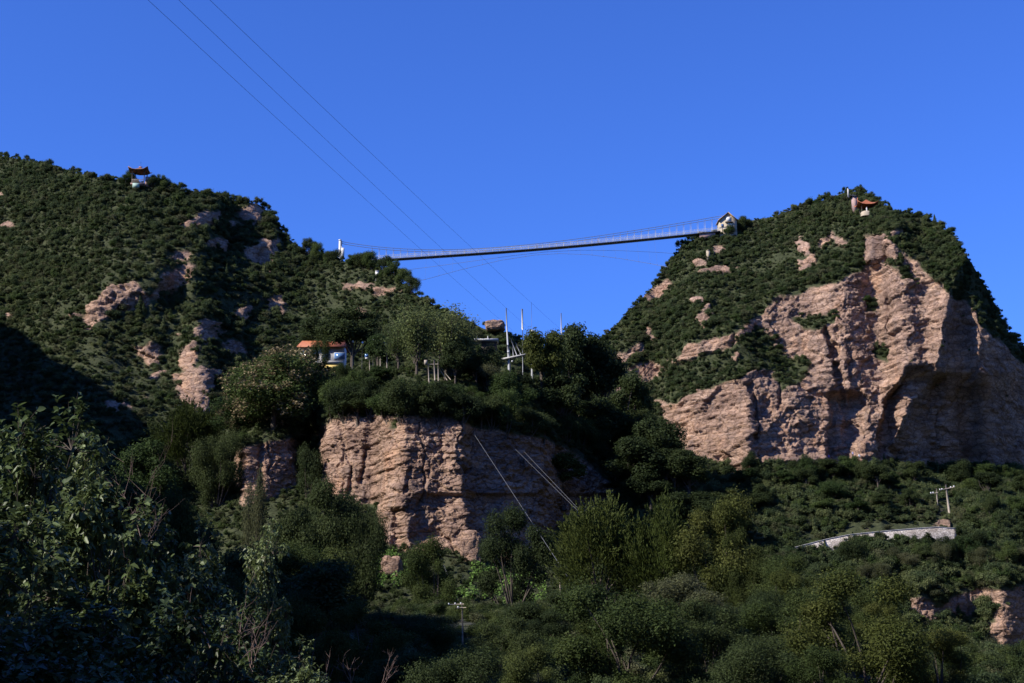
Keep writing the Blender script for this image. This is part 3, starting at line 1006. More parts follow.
deckP = curve3(deck_px, DB, 90)
cabP = curve3(cable_px, DB, 60)
br = thing('suspension_bridge', 'long white railed footbridge hung between the two mountain tops', 'bridge', deckP[0])
HW = 1.15
mb = MB()
for i in range(len(deckP) - 1):
    a, b = deckP[i], deckP[i + 1]
    ang = math.atan2(b[2] - a[2], b[0] - a[0])
    V = []
    for q in (a, b):
        V += [[q[0], DB - HW, q[2]], [q[0], DB + HW, q[2]], [q[0], DB + HW, q[2] - 0.28], [q[0], DB - HW, q[2] - 0.28]]
    mb.add(V, [[0, 4, 5, 1], [1, 5, 6, 2], [2, 6, 7, 3], [3, 7, 4, 0]])
mb.build('deck', M_dark, br)
for sgn in (-1, 1):
    mb = MB()
    R = deckP + np.array([0, sgn * HW, 0])
    for hgt, rr in ((1.15, 0.055), (0.62, 0.03), (0.2, 0.03)):
        mb.tube(R + np.array([0, 0, hgt]), rr, 5)
    for k in range(0, 320):
        q = k / 320 * (len(R) - 1)
        i = int(q)
        p = R[i] + (R[min(i + 1, len(R) - 1)] - R[i]) * (q - i)
        w = 0.075 if k % 8 == 0 else 0.045
        mb.box(p + np.array([0, 0, 0.58]), (w, w, 1.14))
    mb.build('railing', M_steel, br)
    mb = MB()
    mb.tube(cabP + np.array([0, sgn * HW, 0]), 0.075, 6)
    mb.build('main_cable', M_cable, br)
    xs = np.linspace(pt(372, 260, DB)[0], pt(712, 232, DB)[0], 49)
    for x in xs:
        zd = np.interp(x, deckP[:, 0], deckP[:, 2])
        zc = np.interp(x, cabP[:, 0], cabP[:, 2])
        if zc - zd > 0.5:
            MB().tube([[x, DB + sgn * HW, zd], [x, DB + sgn * HW, zc]], 0.045, 4).build('hanger', M_steel, br)
    # wind cable drawn out sideways below the deck
    wpx = [(402, 284), (425, 279.5), (460, 270), (500, 260.5), (535, 255), (560, 253.6), (590, 254.8), (620, 258.5), (650, 263.6), (668, 267)] if sgn < 0 else \
          [(398, 271), (430, 267), (470, 261.5), (510, 256), (545, 252), (580, 250.2), (620, 250.6), (660, 252.5), (680, 254)]
    u = np.linspace(-1, 1, len(wpx))
    wp3 = np.array([pt(x, y, DB + sgn * (1.5 + 9 * t * t)) for (x, y), t in zip(wpx, u)])
    MB().tube(wp3, 0.05, 5).build('wind_cable', M_cable, br)
    if sgn < 0:
        for k in range(20):
            q = 1.0 + k * 0.39
            i = int(q)
            if i >= len(wp3) - 1:
                break
            p = wp3[i] + (wp3[i + 1] - wp3[i]) * (q - i)
            zd = np.interp(p[0], deckP[:, 0], deckP[:, 2]) - 0.3
            mb2 = MB()
            mb2.tube([p, [p[0], DB - HW, zd]], 0.012, 4)
            mb2.box(p, (0.16, 0.16, 0.16))
            mb2.build('wind_tie', M_cable, br)
g0 = LM.at(341, 262)
ptop = pt(340.5, 241.8, DB)
mb = MB()
for sgn in (-1, 1):
    mb.box([ptop[0], DB + sgn * 1.3, (ptop[2] + g0[2] - 2) / 2], (0.62, 0.62, ptop[2] - g0[2] + 2))
mb.box([ptop[0], DB, ptop[2] - 0.5], (0.55, 2.0, 0.5))
mb.box([ptop[0], DB, ptop[2] + 0.15], (0.8, 3.4, 0.3))
q = pt(343, 250.5, DB)
mb.box([q[0] + .1, DB - 1.2, q[2] - 1.2], (0.9, 1.0, 3.2))
mb.build('pylon', M_white, br)

# ------------------------------------------------------------------ house at the bridge's high end
gh = RM.at(728, 229)
P0 = pt(727.5, 228, DB + 2)
hz0, hze, hzr = pt(727, 231, DB)[2] - 2.0, pt(727, 219.6, DB)[2], pt(727, 212.3, DB)[2]
xl, xr = pt(719.5, 220, DB)[0], pt(737, 220, DB)[0]
xm = (xl + xr) / 2 + 0.1
hs = thing('gate_house', 'small cream gabled house at the high end of the footbridge', 'house', [xm, DB, hz0])
y0, y1 = DB + 0.6, DB + 5.6
mb = MB()
mb.add([[xl, y0, hz0], [xr, y0, hz0], [xr, y0, hze], [xm, y0, hzr - 0.2], [xl, y0, hze], [xl, y1, hz0], [xr, y1, hz0], [xr, y1, hze], [xm, y1, hzr - 0.2], [xl, y1, hze]],
       [[0, 1, 2, 3, 4]], [[9, 8, 7, 6, 5]], [[0, 4, 9, 5], [1, 6, 7, 2], [4, 3, 8, 9], [3, 2, 7, 8]])
mb.build('wall', M_cream, hs)
mb = MB()
for a, b in (((xl - 0.45, hze - 0.28), (xm, hzr)), ((xm, hzr), (xr + 0.45, hze - 0.28))):
    V = []
    for y in (y0 - 0.5, y1 + 0.4):
        V += [[a[0], y, a[1]], [b[0], y, b[1]], [b[0], y, b[1] + 0.2], [a[0], y, a[1] + 0.2]]
    mb.add(V, [[0, 1, 2, 3], [7, 6, 5, 4], [0, 4, 5, 1], [1, 5, 6, 2], [2, 6, 7, 3], [3, 7, 4, 0]])
mb.build('roof', plain('ochre_roof', (0.42, 0.27, 0.12), 0.8, 0.2), hs)
MB().box([xm + 0.1, y0 - 0.05, hze + 0.35], (1.5, 0.12, 1.5)).build('gable_panel', M_white, hs)
MB().box([xm + 0.2, y0 - 0.25, hze - 0.75], (2.4, 0.5, 0.32)).build('lintel', M_dkwood, hs)
dr = MB().box([xm + 0.5, y0 - 0.06, hze - 2.2], (1.4, 0.12, 2.4)).build('door', M_white, hs)
w = MB().box([xl + 0.9, y0 - 0.04, hze - 1.7], (0.7, 0.1, 0.9)).build('window', M_dkwood, hs)
MB().box([xl + 0.9, y0 - 0.12, hze - 1.7], (0.5, 0.06, 0.7)).build('pane', M_glass, w)

pl = pt(707, 233.8, DB)
MB_ = MB()
st = thing('stair_parapet', 'brown stone parapet between the footbridge end and the cream house', 'parapet', pl)
MB().box([pl[0], DB - 0.6, pl[2] - 0.6], (5.0, 0.4, 1.8)).build('parapet_wall', M_pink, st)
MB().box([pl[0], DB - 0.6, pl[2] + 0.4], (5.2, 0.55, 0.14)).build('coping', M_conc, st)


def boxhut(name, label, cat, px, py0, py1, wpx, P, mat, capmat, depth=1.0):
    D = P[1] - 0.6
    a, b = pt(px, py0, D), pt(px, py1, D)
    w = wpx * D / F
    t = thing(name, label, cat, [a[0], D, b[2]])
    MB().box([a[0], D, (a[2] + b[2]) / 2 - 0.6], (w, depth, a[2] - b[2] + 1.2), 0.2).build('body', mat, t)
    MB().box([a[0], D, a[2] + 0.08], (w * 1.15, depth * 1.15, 0.16), 0.2).build('cap', capmat, t)
    return t


boxhut('anchor_block', 'pale upright block among bushes below the low end of the footbridge', 'concrete block', 377, 271.5, 277, 3.2, LM.at(377, 278), M_white, M_conc)
boxhut('anchor_block', 'small cream block in the bushes below the high end of the footbridge', 'concrete block', 708, 251, 256, 3.0, RM.at(708, 257), M_cream, M_cream)

# ------------------------------------------------------------------ pavilions


def curved_roof(cx, cy, zb, zt, rx, ry, lift, mat, name, parent, n=24, mcurve=1.9):
    """hip roof with a concave slope and lifted corners"""
    mb = MB()
    lv = 8
    V = []
    for k in range(lv):
        q = k / (lv - 1)
        f = (1 - q)
        for j in range(n):
            a = j / n * 2 * math.pi
            sx, sy = math.cos(a), math.sin(a)
            m = max(abs(sx), abs(sy))
            px_, py_ = sx / m, sy / m
            corner = (abs(px_) * abs(py_)) ** 3
            z = zb + (zt - zb) * q ** mcurve + lift * corner * f ** 3
            V.append([cx + px_ * rx * (f * 0.97 + 0.03), cy + py_ * ry * (f * 0.97 + 0.03), z])
    Q = [[k * n + j, k * n + (j + 1) % n, (k + 1) * n + (j + 1) % n, (k + 1) * n + j] for k in range(lv - 1) for j in range(n)]
    V = np.array(V)
    V2 = V.copy()
    V2[:, 2] -= 0.16
    mb.add(V, Q)
    mb.add(V2, np.array(Q)[:, ::-1])
    e = [[j, j + n * lv, (j + 1) % n + n * lv, (j + 1) % n] for j in range(n)]
    mb2 = MB().add(np.vstack([V, V2]), np.vstack([Q, np.array(Q)[:, ::-1] + n * lv, e]))
    return mb2.build(name, mat, parent)


# left ridge
Dp = LM.at(139, 188)[1] - 1.0
c = pt(139.5, 180, Dp)
m_px = Dp / F
zt, ze, zf = pt(139, 168, Dp)[2], pt(139, 171.8, Dp)[2], pt(139, 186, Dp)[2]
pv = thing('pavilion', 'dark roofed lookout pavilion on the left mountain ridge', 'pavilion', [c[0], Dp, zf])
rf = curved_roof(c[0], Dp, ze, zt + 0.2, 2.75, 2.5, 0.8, M_tilebrown, 'roof', pv)
mb = MB().box([c[0] + 0.1, Dp, zt + 0.28], (0.9, 0.25, 0.22))
mb.build('ridge_ornament', M_orange, rf)
MB().tube([[c[0] + .1, Dp, zt + .3], [c[0] + .1, Dp, zt + 1.9]], 0.035, 5).build('finial', M_dark, rf)
for sx in (-1, 1):
    for sy in (-1, 1):
        MB().tube([[c[0] + sx * 1.65, Dp + sy * 1.5, zf - 0.2], [c[0] + sx * 1.65, Dp + sy * 1.5, ze + 0.1]], 0.14, 8).build('column', M_dkwood, pv)
zr = pt(139, 181.3, Dp)[2]
for sy in (-1, 1):
    mb = MB()
    mb.box([c[0], Dp + sy * 1.62, zr], (3.3, 0.08, 0.1))
    mb.box([c[0], Dp + sy * 1.62, zr - 0.55], (3.3, 0.08, 0.08))
    for k in range(13):
        mb.box([c[0] - 1.55 + k * 0.26, Dp + sy * 1.62, zr - 0.3], (0.07, 0.06, 0.5))
    mb.build('balustrade', M_wood, pv)
MB().box([c[0], Dp, zf + 0.15], (3.9, 3.6, 0.3)).build('floor_slab', M_pink, pv)
q = pt(137.6, 187, Dp)
MB().box([q[0], Dp - 1.7, q[2] - 0.1], (1.9, 0.3, 1.3)).build('base_wall', M_mint, pv)
q = pt(147, 180, Dp)
MB().box([q[0], Dp + 0.5, q[2] - 0.5], (0.9, 1.6, 2.8)).build('side_wall', M_pink, pv)

# summit shrine
Ds = RM.at(868, 214)[1] - 0.6
c = pt(867.5, 205, Ds)
zt, ze, zf = pt(868, 198.2, Ds)[2], pt(868, 204.6, Ds)[2], pt(868, 213, Ds)[2]
pv = thing('pavilion', 'orange roofed pavilion with sweeping eaves near the right summit', 'pavilion', [c[0], Ds, zf])
curved_roof(c[0], Ds + 1.4, ze, zt, 3.1, 2.4, 1.0, M_orange, 'roof', pv, mcurve=1.5)
for sx in (-1, 1):
    for sy in (-1, 1):
        MB().tube([[c[0] + sx * 1.7, Ds + 1.4 + sy * 1.2, zf - 0.6], [c[0] + sx * 1.7, Ds + 1.4 + sy * 1.2, ze + 0.15]], 0.13, 8).build('column', M_dkwood, pv)
mb = MB()
prof = [(1.7, -1.2), (1.7, -0.2), (1.5, 0.15), (1.0, 0.42), (0.25, 0.5)]
for k in range(len(prof) - 1):
    pass
ring = [[c[0] - 0.6 + r * math.cos(a), Ds - 0.3 + r * 0.8 * math.sin(a), zf + z] for r, z in prof for a in np.linspace(0, 2 * math.pi, 16, endpoint=False)]
Q = [[k * 16 + j, k * 16 + (j + 1) % 16, (k + 1) * 16 + (j + 1) % 16, (k + 1) * 16 + j] for k in range(len(prof) - 1) for j in range(16)]
mb.add(ring, Q)
mb.build('rounded_base', M_cream, pv, True)
mb = MB()
sp_ = pt(866.5, 210, Ds)
mb.tube([[sp_[0], Ds - 0.3, zf + .4], [sp_[0], Ds - 0.3, zf + 0.9], [sp_[0], Ds - 0.3, zf + 1.35], [sp_[0], Ds - .3, zf + 1.6], [sp_[0], Ds - .3, zf + 1.85]], [0.25, 0.2, 0.22, 0.1, 0.12], 8)
mb.build('pedestal_post', M_white, pv, True)

Dt = RM.at(854, 209)[1] - 2.0
a, b = pt(854, 196.5, Dt), pt(854, 209, Dt)
tw = thing('stone_tower', 'narrow pink stone tower beside the orange roofed summit pavilion', 'tower', [a[0], Dt, b[2]])
MB().box([a[0], Dt, (a[2] + b[2]) / 2 - 0.6], (1.3, 1.6, a[2] - b[2] + 1.2), 0.15).build('wall', M_pink, tw)
curved_roof(a[0] - 0.3, Dt, a[2] - 0.1, a[2] + 0.7, 1.2, 1.2, 0.4, M_dark, 'roof', tw)
q = pt(857, 201, Dt)
MB().box([q[0], Dt - 0.6, q[2]], (0.3, 0.3, 1.7), 0, 0.2).build('trim', M_orange, tw)
q = pt(848, 190.5, Dt + 1)
tp = thing('stone_post', 'short pale stone post at the top of the right summit', 'post', [q[0], Dt + 1, q[2] - 2.2])
MB().box([q[0], Dt + 1, q[2] - 0.9], (0.42, 0.42, 2.4)).build('shaft', M_conc, tp)
MB().tube([[q[0], Dt + 1, q[2] + .3], [q[0], Dt + 1, q[2] + .45], [q[0], Dt + 1, q[2] + .75]], [0.16, 0.3, 0.1], 8).build('knob', M_conc, tp)

# ------------------------------------------------------------------ cottage on the spur
Dc = SP.at(322, 376)[1] - 1.5
k = Dc / F


def cp(px, py, d=0.0):
    p = pt(px, py, Dc)
    return np.array([p[0], Dc + d, p[2]])


b0 = cp(322, 377)
ct = thing('cottage', 'orange roofed cottage with blue windows among the trees on the spur', 'cottage', b0)
xl, xr = cp(300, 360)[0], cp(344, 360)[0]
ze, zr, zb = cp(322, 346.5)[2], cp(322, 338.5)[2], cp(322, 374)[2] - 1
MB().box([(xl + xr) / 2, Dc + 1.6, (ze + zb) / 2], (xr - xl, 3.2, ze - zb)).build('wall', M_white, ct)
mb = MB()
xa, xb = xl - 0.5, xr + 0.4
for ya, yb in ((Dc - 0.55, Dc + 1.6), (Dc + 3.8, Dc + 1.6)):
    V = [[xa, ya, ze - 0.1], [xb, ya, ze - 0.1], [xb - .5, yb, zr], [xa + .5, yb, zr], [xa, ya, ze - 0.24], [xb, ya, ze - 0.24], [xb - .5, yb, zr - .14], [xa + .5, yb, zr - .14]]
    mb.add(V, [[0, 1, 2, 3], [7, 6, 5, 4], [0, 4, 5, 1], [1, 5, 6, 2], [0, 3, 7, 4]])
mb.build('roof', M_orange, ct)
for (wx0, wx1, wy0, wy1) in ((303, 309.5, 352, 360), (312, 317, 353, 360), (323, 329, 353.5, 359), (334.5, 344.5, 353, 359)):
    p, q = cp(wx0, wy0), cp(wx1, wy1)
    w = MB().box([(p[0] + q[0]) / 2, Dc - 0.03, (p[2] + q[2]) / 2], (q[0] - p[0] + 0.12, 0.14, p[2] - q[2] + 0.12)).build('window', M_steel, ct)
    MB().box([(p[0] + q[0]) / 2, Dc - 0.11, (p[2] + q[2]) / 2], (q[0] - p[0], 0.06, p[2] - q[2])).build('pane', M_glass, w)
p, q = cp(325, 365.5), cp(341, 370)
MB().box([(p[0] + q[0]) / 2, Dc - 0.35, (p[2] + q[2]) / 2], (q[0] - p[0], 0.12, p[2] - q[2])).build('balcony_panel', M_yellow, ct)
p, q = cp(299, 361.5), cp(343, 364.5)
MB().box([(p[0] + q[0]) / 2, Dc - 0.25, (p[2] + q[2]) / 2], (q[0] - p[0], 0.5, p[2] - q[2])).build('balcony_slab', M_white, ct)
p, q = cp(300, 371), cp(306, 374)

# white pointed canopy, lamp box, between trees
Dq = SP.at(384, 374)[1] + 1.5
c = pt(384, 343, Dq)
gz = SP.at(384, 372)[2]
cn = thing('canopy', 'small white pointed canopy among the pale trees on the spur', 'canopy', [c[0], Dq, gz])
MB().add([[c[0] - .55, Dq - .55, c[2] - .3], [c[0] + .55, Dq - .55, c[2] - .3], [c[0] + .55, Dq + .55, c[2] - .3], [c[0] - .55, Dq + .55, c[2] - .3], [c[0], Dq, c[2] + .42]],
         [[0, 1, 4], [1, 2, 4], [2, 3, 4], [3, 0, 4]], [[3, 2, 1, 0]]).build('roof', M_white, cn)
for sx in (-1, 1):
    for sy in (-1, 1):
        MB().tube([[c[0] + sx * .48, Dq + sy * .48, gz - .3], [c[0] + sx * .48, Dq + sy * .48, c[2] - .28]], 0.04, 6).build('post', M_wood, cn)
Dq = SP.at(369, 372)[1] - 1.2
a, b = pt(369.5, 357.5, Dq), pt(369.8, 369, Dq)
pb = thing('post', 'pale post carrying a small blue box beside the cottage', 'post', [a[0], Dq, b[2]])
MB().tube([[a[0], Dq, a[2]], [b[0], Dq, b[2] - .6]], 0.07, 6).build('shaft', M_wood, pb)
q = pt(366.7, 355.8, Dq)
MB().box(q, (0.5, 0.35, 0.5)).build('box', M_glass, pb)
q = pt(366.7, 358.4, Dq)
MB().box(q, (0.42, 0.3, 0.22)).build('tray', M_white, pb)
for x, y, lab in ((353, 342.5, 'tiny white garden lamp nearest the orange cottage roof'), (362.5, 343.5, 'tiny white garden lamp between two others east of the cottage'), (373.5, 341, 'tiny white garden lamp farthest from the orange cottage roof')):
    Dq = SP.at(x, 372)[1] - 0.6
    q = pt(x, y, Dq)
    gz = SP.at(x, 372)[2]
    lp = thing('garden_lamp', lab, 'lamp', [q[0], Dq, gz], 'white lamps beside the cottage')
    MB().tube([[q[0], Dq, gz - .4], [q[0], Dq, q[2]]], 0.035, 6).build('post', M_dark, lp)
    MB().tube([q, q + [0, 0, .1], q + [0, 0, .25], q + [0, 0, .32]], [0.09, 0.15, 0.15, 0.05], 8).build('lamp_shade', M_ceramic, lp)

# ------------------------------------------------------------------ lookout hut with slab roof
Dh = SP.at(485, 378)[1] - 2.0
a = pt(485.5, 340, Dh)
b = SP.at(485, 376)
kk = Dh / F
hut = thing('lookout_hut', 'dark hut with a thin white slab roof on the spur', 'hut', [a[0], Dh, b[2]])
MB().box([a[0] + 0.5, Dh + 0.9, (a[2] + b[2]) / 2 - 0.4], (2.2, 1.8, a[2] - b[2] + 0.4)).build('wall', M_dkwood, hut)
rf = MB().box([a[0], Dh + 0.8, a[2] - 0.02], (26.5 * kk, 2.6, 0.24), 0, 0).build('roof', M_white, hut)
for x in (477.6, 487.8):
    q = pt(x, 337, Dh)
    MB().tube([[q[0], Dh, a[2]], [q[0], Dh, a[2] + .28], [q[0], Dh, a[2] + .34], [q[0], Dh, a[2] + .62]], [0.13, 0.11, 0.06, 0.05], 8).build('roof_vent', M_white, rf)

# ------------------------------------------------------------------ cableway masts on the spur
Dm = SP.at(512, 376)[1] - 1.0


def mp(px, py, d=0.0):
    p = pt(px, py, Dm)
    return np.array([p[0], Dm + d, p[2]])


mt = thing('cableway_mast', 'tallest grey steel mast with struts and cross beam on the spur', 'mast', mp(508.5, 378))
MB().tube([mp(509.5, 380), mp(508.6, 352), mp(507.8, 345)], [0.2, 0.2, 0.14], 8).build('lower_shaft', M_galv, mt)
MB().tube([mp(507.8, 345), mp(506.8, 326), mp(506.2, 308)], [0.12, 0.10, 0.07], 8).build('upper_shaft', M_steel, mt)
for x0, y0, x1, y1 in ((510.5, 338.5, 517.5, 357.5), (515.5, 343, 521, 355.5), (512.5, 347, 513.5, 358)):
    MB().tube([mp(x0, y0, -.3), mp(x1, y1, -.3)], 0.07, 6).build('strut', M_galv, mt)
pa, pb_ = mp(501.5, 359.8), mp(531.5, 354)
ln = np.linalg.norm(pb_ - pa)
mb = MB()
ang = math.atan2(pb_[2] - pa[2], pb_[0] - pa[0])
cs, sn = math.cos(ang), math.sin(ang)
V = []
for x in (-ln / 2, ln / 2):
    for y in (-0.35, 0.35):
        for z in (-0.11, 0.11):
            V.append((pa + pb_) / 2 + np.array([x * cs - z * sn, y - .2, x * sn + z * cs]))
mb.add(V, [[0, 1, 3, 2], [4, 6, 7, 5], [0, 4, 5, 1], [2, 3, 7, 6], [0, 2, 6, 4], [1, 5, 7, 3]])
mb.build('cross_beam', M_conc, mt)
for x, y, r in ((508.5, 352.5, .3), (512.3, 362, .22)):
    MB().box(mp(x, y, -.4), (r * 1.2, 0.25, r)).build('bracket', M_steel, mt)
for x, lab, yt, ym, yb in ((522.4, 'white topped mast standing right behind the tallest mast', 309, 328, 380), (561.3, 'thin white mast rising from dark trees at the spur end', 313, 333, 395)):
    Dq = Dm + (3 if x < 540 else 1)
    t = thing('cableway_mast', lab, 'mast', pt(x, yb, Dq))
    p = [pt(x + .4, yb, Dq), pt(x + .2, ym + 2, Dq)]
    p[0][2] = min(p[0][2], SP.at(x, 380)[2] - 0.5)
    MB().tube(p, 0.06, 6).build('lower_shaft', M_galv, t)
    MB().tube([pt(x + .2, ym + 2, Dq), pt(x + .1, ym, Dq), pt(x, ym - 1, Dq), pt(x - .2, yt, Dq)], [0.07, 0.17, 0.12, 0.11] if x < 540 else [.1, .12, .08, .06], 8).build('upper_shaft', M_white, t)
t = thing('cableway_mast', 'short thick post with a white cap and thin rod at the beam end', 'mast', mp(532.4, 378))
MB().tube([mp(532, 382), mp(532.4, 331)], 0.15, 8).build('lower_shaft', M_galv, t)
MB().box(mp(532.6, 331), (0.42, 0.42, 0.28)).build('cap', M_white, t)
MB().tube([mp(531.8, 330), mp(531.4, 302)], 0.02, 5).build('rod', M_cable, t)

# timber frame
Df = SP.at(434, 382)[1] - 1.2


def fp(px, py, d=0.0):
    p = pt(px, py, Df)
    return np.array([p[0], Df + d, p[2]])


tf = thing('timber_frame', 'pale weathered timber frame of posts and braces on the spur', 'post frame', fp(434, 384))
for x0, y0, x1, y1 in ((428.3, 364, 429.2, 388), (434.2, 359.8, 435.2, 388), (438.2, 361.5, 438.4, 386)):
    MB().tube([fp(x1, y1), fp(x0, y0)], 0.11 if x0 > 430 and x0 < 436 else 0.085, 6).build('post', M_wood, tf)
for x0, y0, x1, y1 in ((439.5, 365.5, 450.5, 379), (438.5, 367.5, 447, 379.5)):
    MB().tube([fp(x0, y0, .2), fp(x1, y1, .5)], 0.05, 6).build('brace', M_wood, tf)
MB().box(fp(425.8, 362.5), (0.42, 0.4, 0.62)).build('box', M_wood, tf)
MB().tube([fp(425, 364.5), fp(439, 364)], 0.05, 6).build('cross_beam', M_wood, tf)

# ------------------------------------------------------------------ wires
for (px, lab, tx, ty, dd, pl) in ((168, 'lowest of the three long wires crossing the sky', 512, 330, 0.0, 62), (198, 'middle of the three long wires crossing the sky', 533, 332, 0.0, 62), (229, 'highest of the three long wires crossing the sky', 561.3, 330, 1.0, 62)):
    q0 = pt(tx, ty, Dm + dd)
    q1 = pt(px, 0, 62)
    d = (q1 - q0)
    far = q0 + d * 2.2
    tt_ = np.linspace(0, 1, 60)[:, None]
    W_ = q0 + (far - q0) * tt_
    W_[:, 2] -= (0.9 * 4 * (tt_ * (1 - tt_)))[:, 0] * np.linspace(1, 1, 60)
    o = MB().tube(W_, 0.0095, 5).build('overhead_wire', M_cable)
    tag(o, lab, 'wire', 'wires crossing the sky')

for x0, y0, x1, y1, D1, lab, r in ((472, 431, 552, 553, 143, 'long pale cable slanting down the shaded side of the middle cliff', 0.036),
                                   (506, 440, 570, 503, 168, 'left one of two short pale cables slanting down the shaded cliff', 0.028),
                                   (513, 440, 571, 501, 168, 'right one of two short pale cables slanting down the shaded cliff', 0.028),
                                   (434, 541, 453, 588, 150, 'thin short cable slanting into the bush at the cliff foot', 0.022)):
    D0 = SP.at(x0, y0)[1] - 0.3
    a, b = pt(x0, y0, D0), pt(x1, y1, D1)
    L = b - a
    P_ = a + L * np.linspace(0, 1.22, 14)[:, None]
    o = MB().tube(P_, r * 0.62, 5).build('guy_cable', M_cable)
    tag(o, lab, 'cable', 'cables over the middle cliff')

# ------------------------------------------------------------------ poles


def utility_pole(name, label, x0, y0, x1, y1, D, arms, r, mat, ins=True, group=None, sink=2.0):
    a, b = pt(x0, y0, D), pt(x1, y1, D)
    d = (b - a) / np.linalg.norm(b - a)
    b2 = b + d * sink
    t = thing(name, label, 'pole', b2, group)
    MB().tube([b2, a], [r * 1.2, r * 0.85], 8).build('shaft', mat, t)
    for xa, ya, xb, yb, pts_ in arms:
        p, q = pt(xa, ya, D - .2), pt(xb, yb, D - .2)
        ar = MB().tube([p, q], r * 0.45, 5).build('crossarm', M_wood, t)
        for f in pts_:
            c = p + (q - p) * f
            g_ = min(1.0, r / 0.19)
            MB().tube([c, c + [0, 0, .12 * g_], c + [0, 0, .2 * g_], c + [0, 0, .3 * g_], c + [0, 0, .36 * g_]], [0.07 * g_, 0.1 * g_, 0.17 * g_, 0.17 * g_, 0.05 * g_], 8).build('insulator', M_ceramic, ar)
    return t


Dr = RM.at(948, 512)[1] - 0.5
utility_pole('utility_pole', 'leaning pale utility pole with white insulators above the stone wall', 945.8, 484.5, 949.2, 512, Dr, [(940.5, 490.5, 954.5, 487)] and [(939.5, 490.3, 954.5, 486.9, (0.03, 0.17, .75, .96))], 0.26, M_wood)
utility_pole('utility_pole', 'shorter utility pole half hidden in bushes above the stone wall', 936.6, 488.5, 937.4, 505, Dr + 1.5, [(930.5, 493.6, 938, 492.6, (0.05, .35))], 0.19, M_wood)
Dl = 84
utility_pole('utility_pole', 'slim pale pole with a cluttered crossarm in the dark valley bushes', 462.3, 603, 462.7, 648, Dl, [(448, 604.6, 464, 604, (0.05, .45, .8)), (456, 608, 466, 607.5, (.2,))], 0.05, M_wood, sink=2.5)
utility_pole('marker_post', 'short pale post at the foot of the big feathery bush', 560, 574, 560.3, 592, 146, [], 0.075, M_wood, sink=1.5)

# ------------------------------------------------------------------ stone retaining wall on the right slope
top = [(786, 549.5), (800, 546), (825, 539.5), (850, 534.5), (885, 531), (915, 528.5), (938, 527), (956, 528.5)]
xs_ = np.linspace(786, 956, 60)
tyy = np.interp(xs_, [t[0] for t in top], [t[1] for t in top])
Dw = np.array([RM.at(x, y + 9)[1] for x, y in zip(xs_, tyy)])
Dw = np.polyval(np.polyfit(xs_, Dw, 1), xs_) - 1.5
T0 = np.array([pt(x, y, d) for x, y, d in zip(xs_, tyy, Dw)])
wl = thing('stone_wall', 'long pale stone retaining wall crossing the lower right slope', 'wall', T0[30] - [0, 0, 4])
mb = MB()
hh = 6.0
Vt = np.concatenate([T0, T0 + [0, 0.7, 0], T0 + [0, .7, -hh], T0 - [0, 0, hh]])
n = len(T0)
Q = []
for i in range(n - 1):
    for k in range(4):
        a, b = k * n, ((k + 1) % 4) * n
        Q.append([a + i, a + i + 1, b + i + 1, b + i])
mb.add(Vt, Q, [[0, n, 2 * n, 3 * n], [n - 1, 4 * n - 1, 3 * n - 1, 2 * n - 1]])
mwall, nt, N, L, B = newmat('pale_masonry')
g = N.new('ShaderNodeNewGeometry')
vo = N.new('ShaderNodeTexVoronoi')
vo.inputs['Scale'].default_value = 2.2
L.new(g.outputs['Position'], vo.inputs['Vector'])
sp_c = N.new('ShaderNodeSeparateColor')
L.new(vo.outputs['Color'], sp_c.inputs[0])
r1 = ramp(N, [(0, (0.40, 0.35, 0.31)), (1, (0.64, 0.58, 0.51))])
L.new(sp_c.outputs[0], r1.inputs[0])
ve = N.new('ShaderNodeTexVoronoi')
ve.feature = 'DISTANCE_TO_EDGE'
ve.inputs['Scale'].default_value = 2.2
L.new(g.outputs['Position'], ve.inputs['Vector'])
r2 = ramp(N, [(0.0, (0.45, 0.44, 0.43)), (0.06, (1, 1, 1))])
L.new(ve.outputs['Distance'], r2.inputs[0])
cc = mixc(N, L, 1.0, r1.outputs[0], r2.outputs[0], 'MULTIPLY')
n3 = noise(N, L, g.outputs['Position'], 0.35, 5)
r3 = ramp(N, [(0.35, (0.6, 0.57, 0.54)), (0.6, (1.1, 1.1, 1.1))])
L.new(n3.outputs[0], r3.inputs[0])
cc = mixc(N, L, 1.0, cc, r3.outputs[0], 'MULTIPLY')
L.new(cc, B.inputs['Base Color'])
B.inputs['Roughness'].default_value = 0.95
bp = N.new('ShaderNodeBump')
bp.inputs['Distance'].default_value = 0.15
L.new(r2.outputs[0], bp.inputs['Height'])
L.new(bp.outputs[0], B.inputs['Normal'])
mb.build('masonry', mwall, wl)
mb = MB()
C0 = T0 + np.array([0, -0.06, 0.10])
Vt = np.concatenate([C0, C0 + [0, 0.82, 0], C0 + [0, .82, -.14], C0 - [0, 0, .14]])
mb.add(Vt, Q, [[0, n, 2 * n, 3 * n], [n - 1, 4 * n - 1, 3 * n - 1, 2 * n - 1]])
mb.build('coping', plain('coping_stone', (0.50, 0.47, 0.44), 0.9), wl)


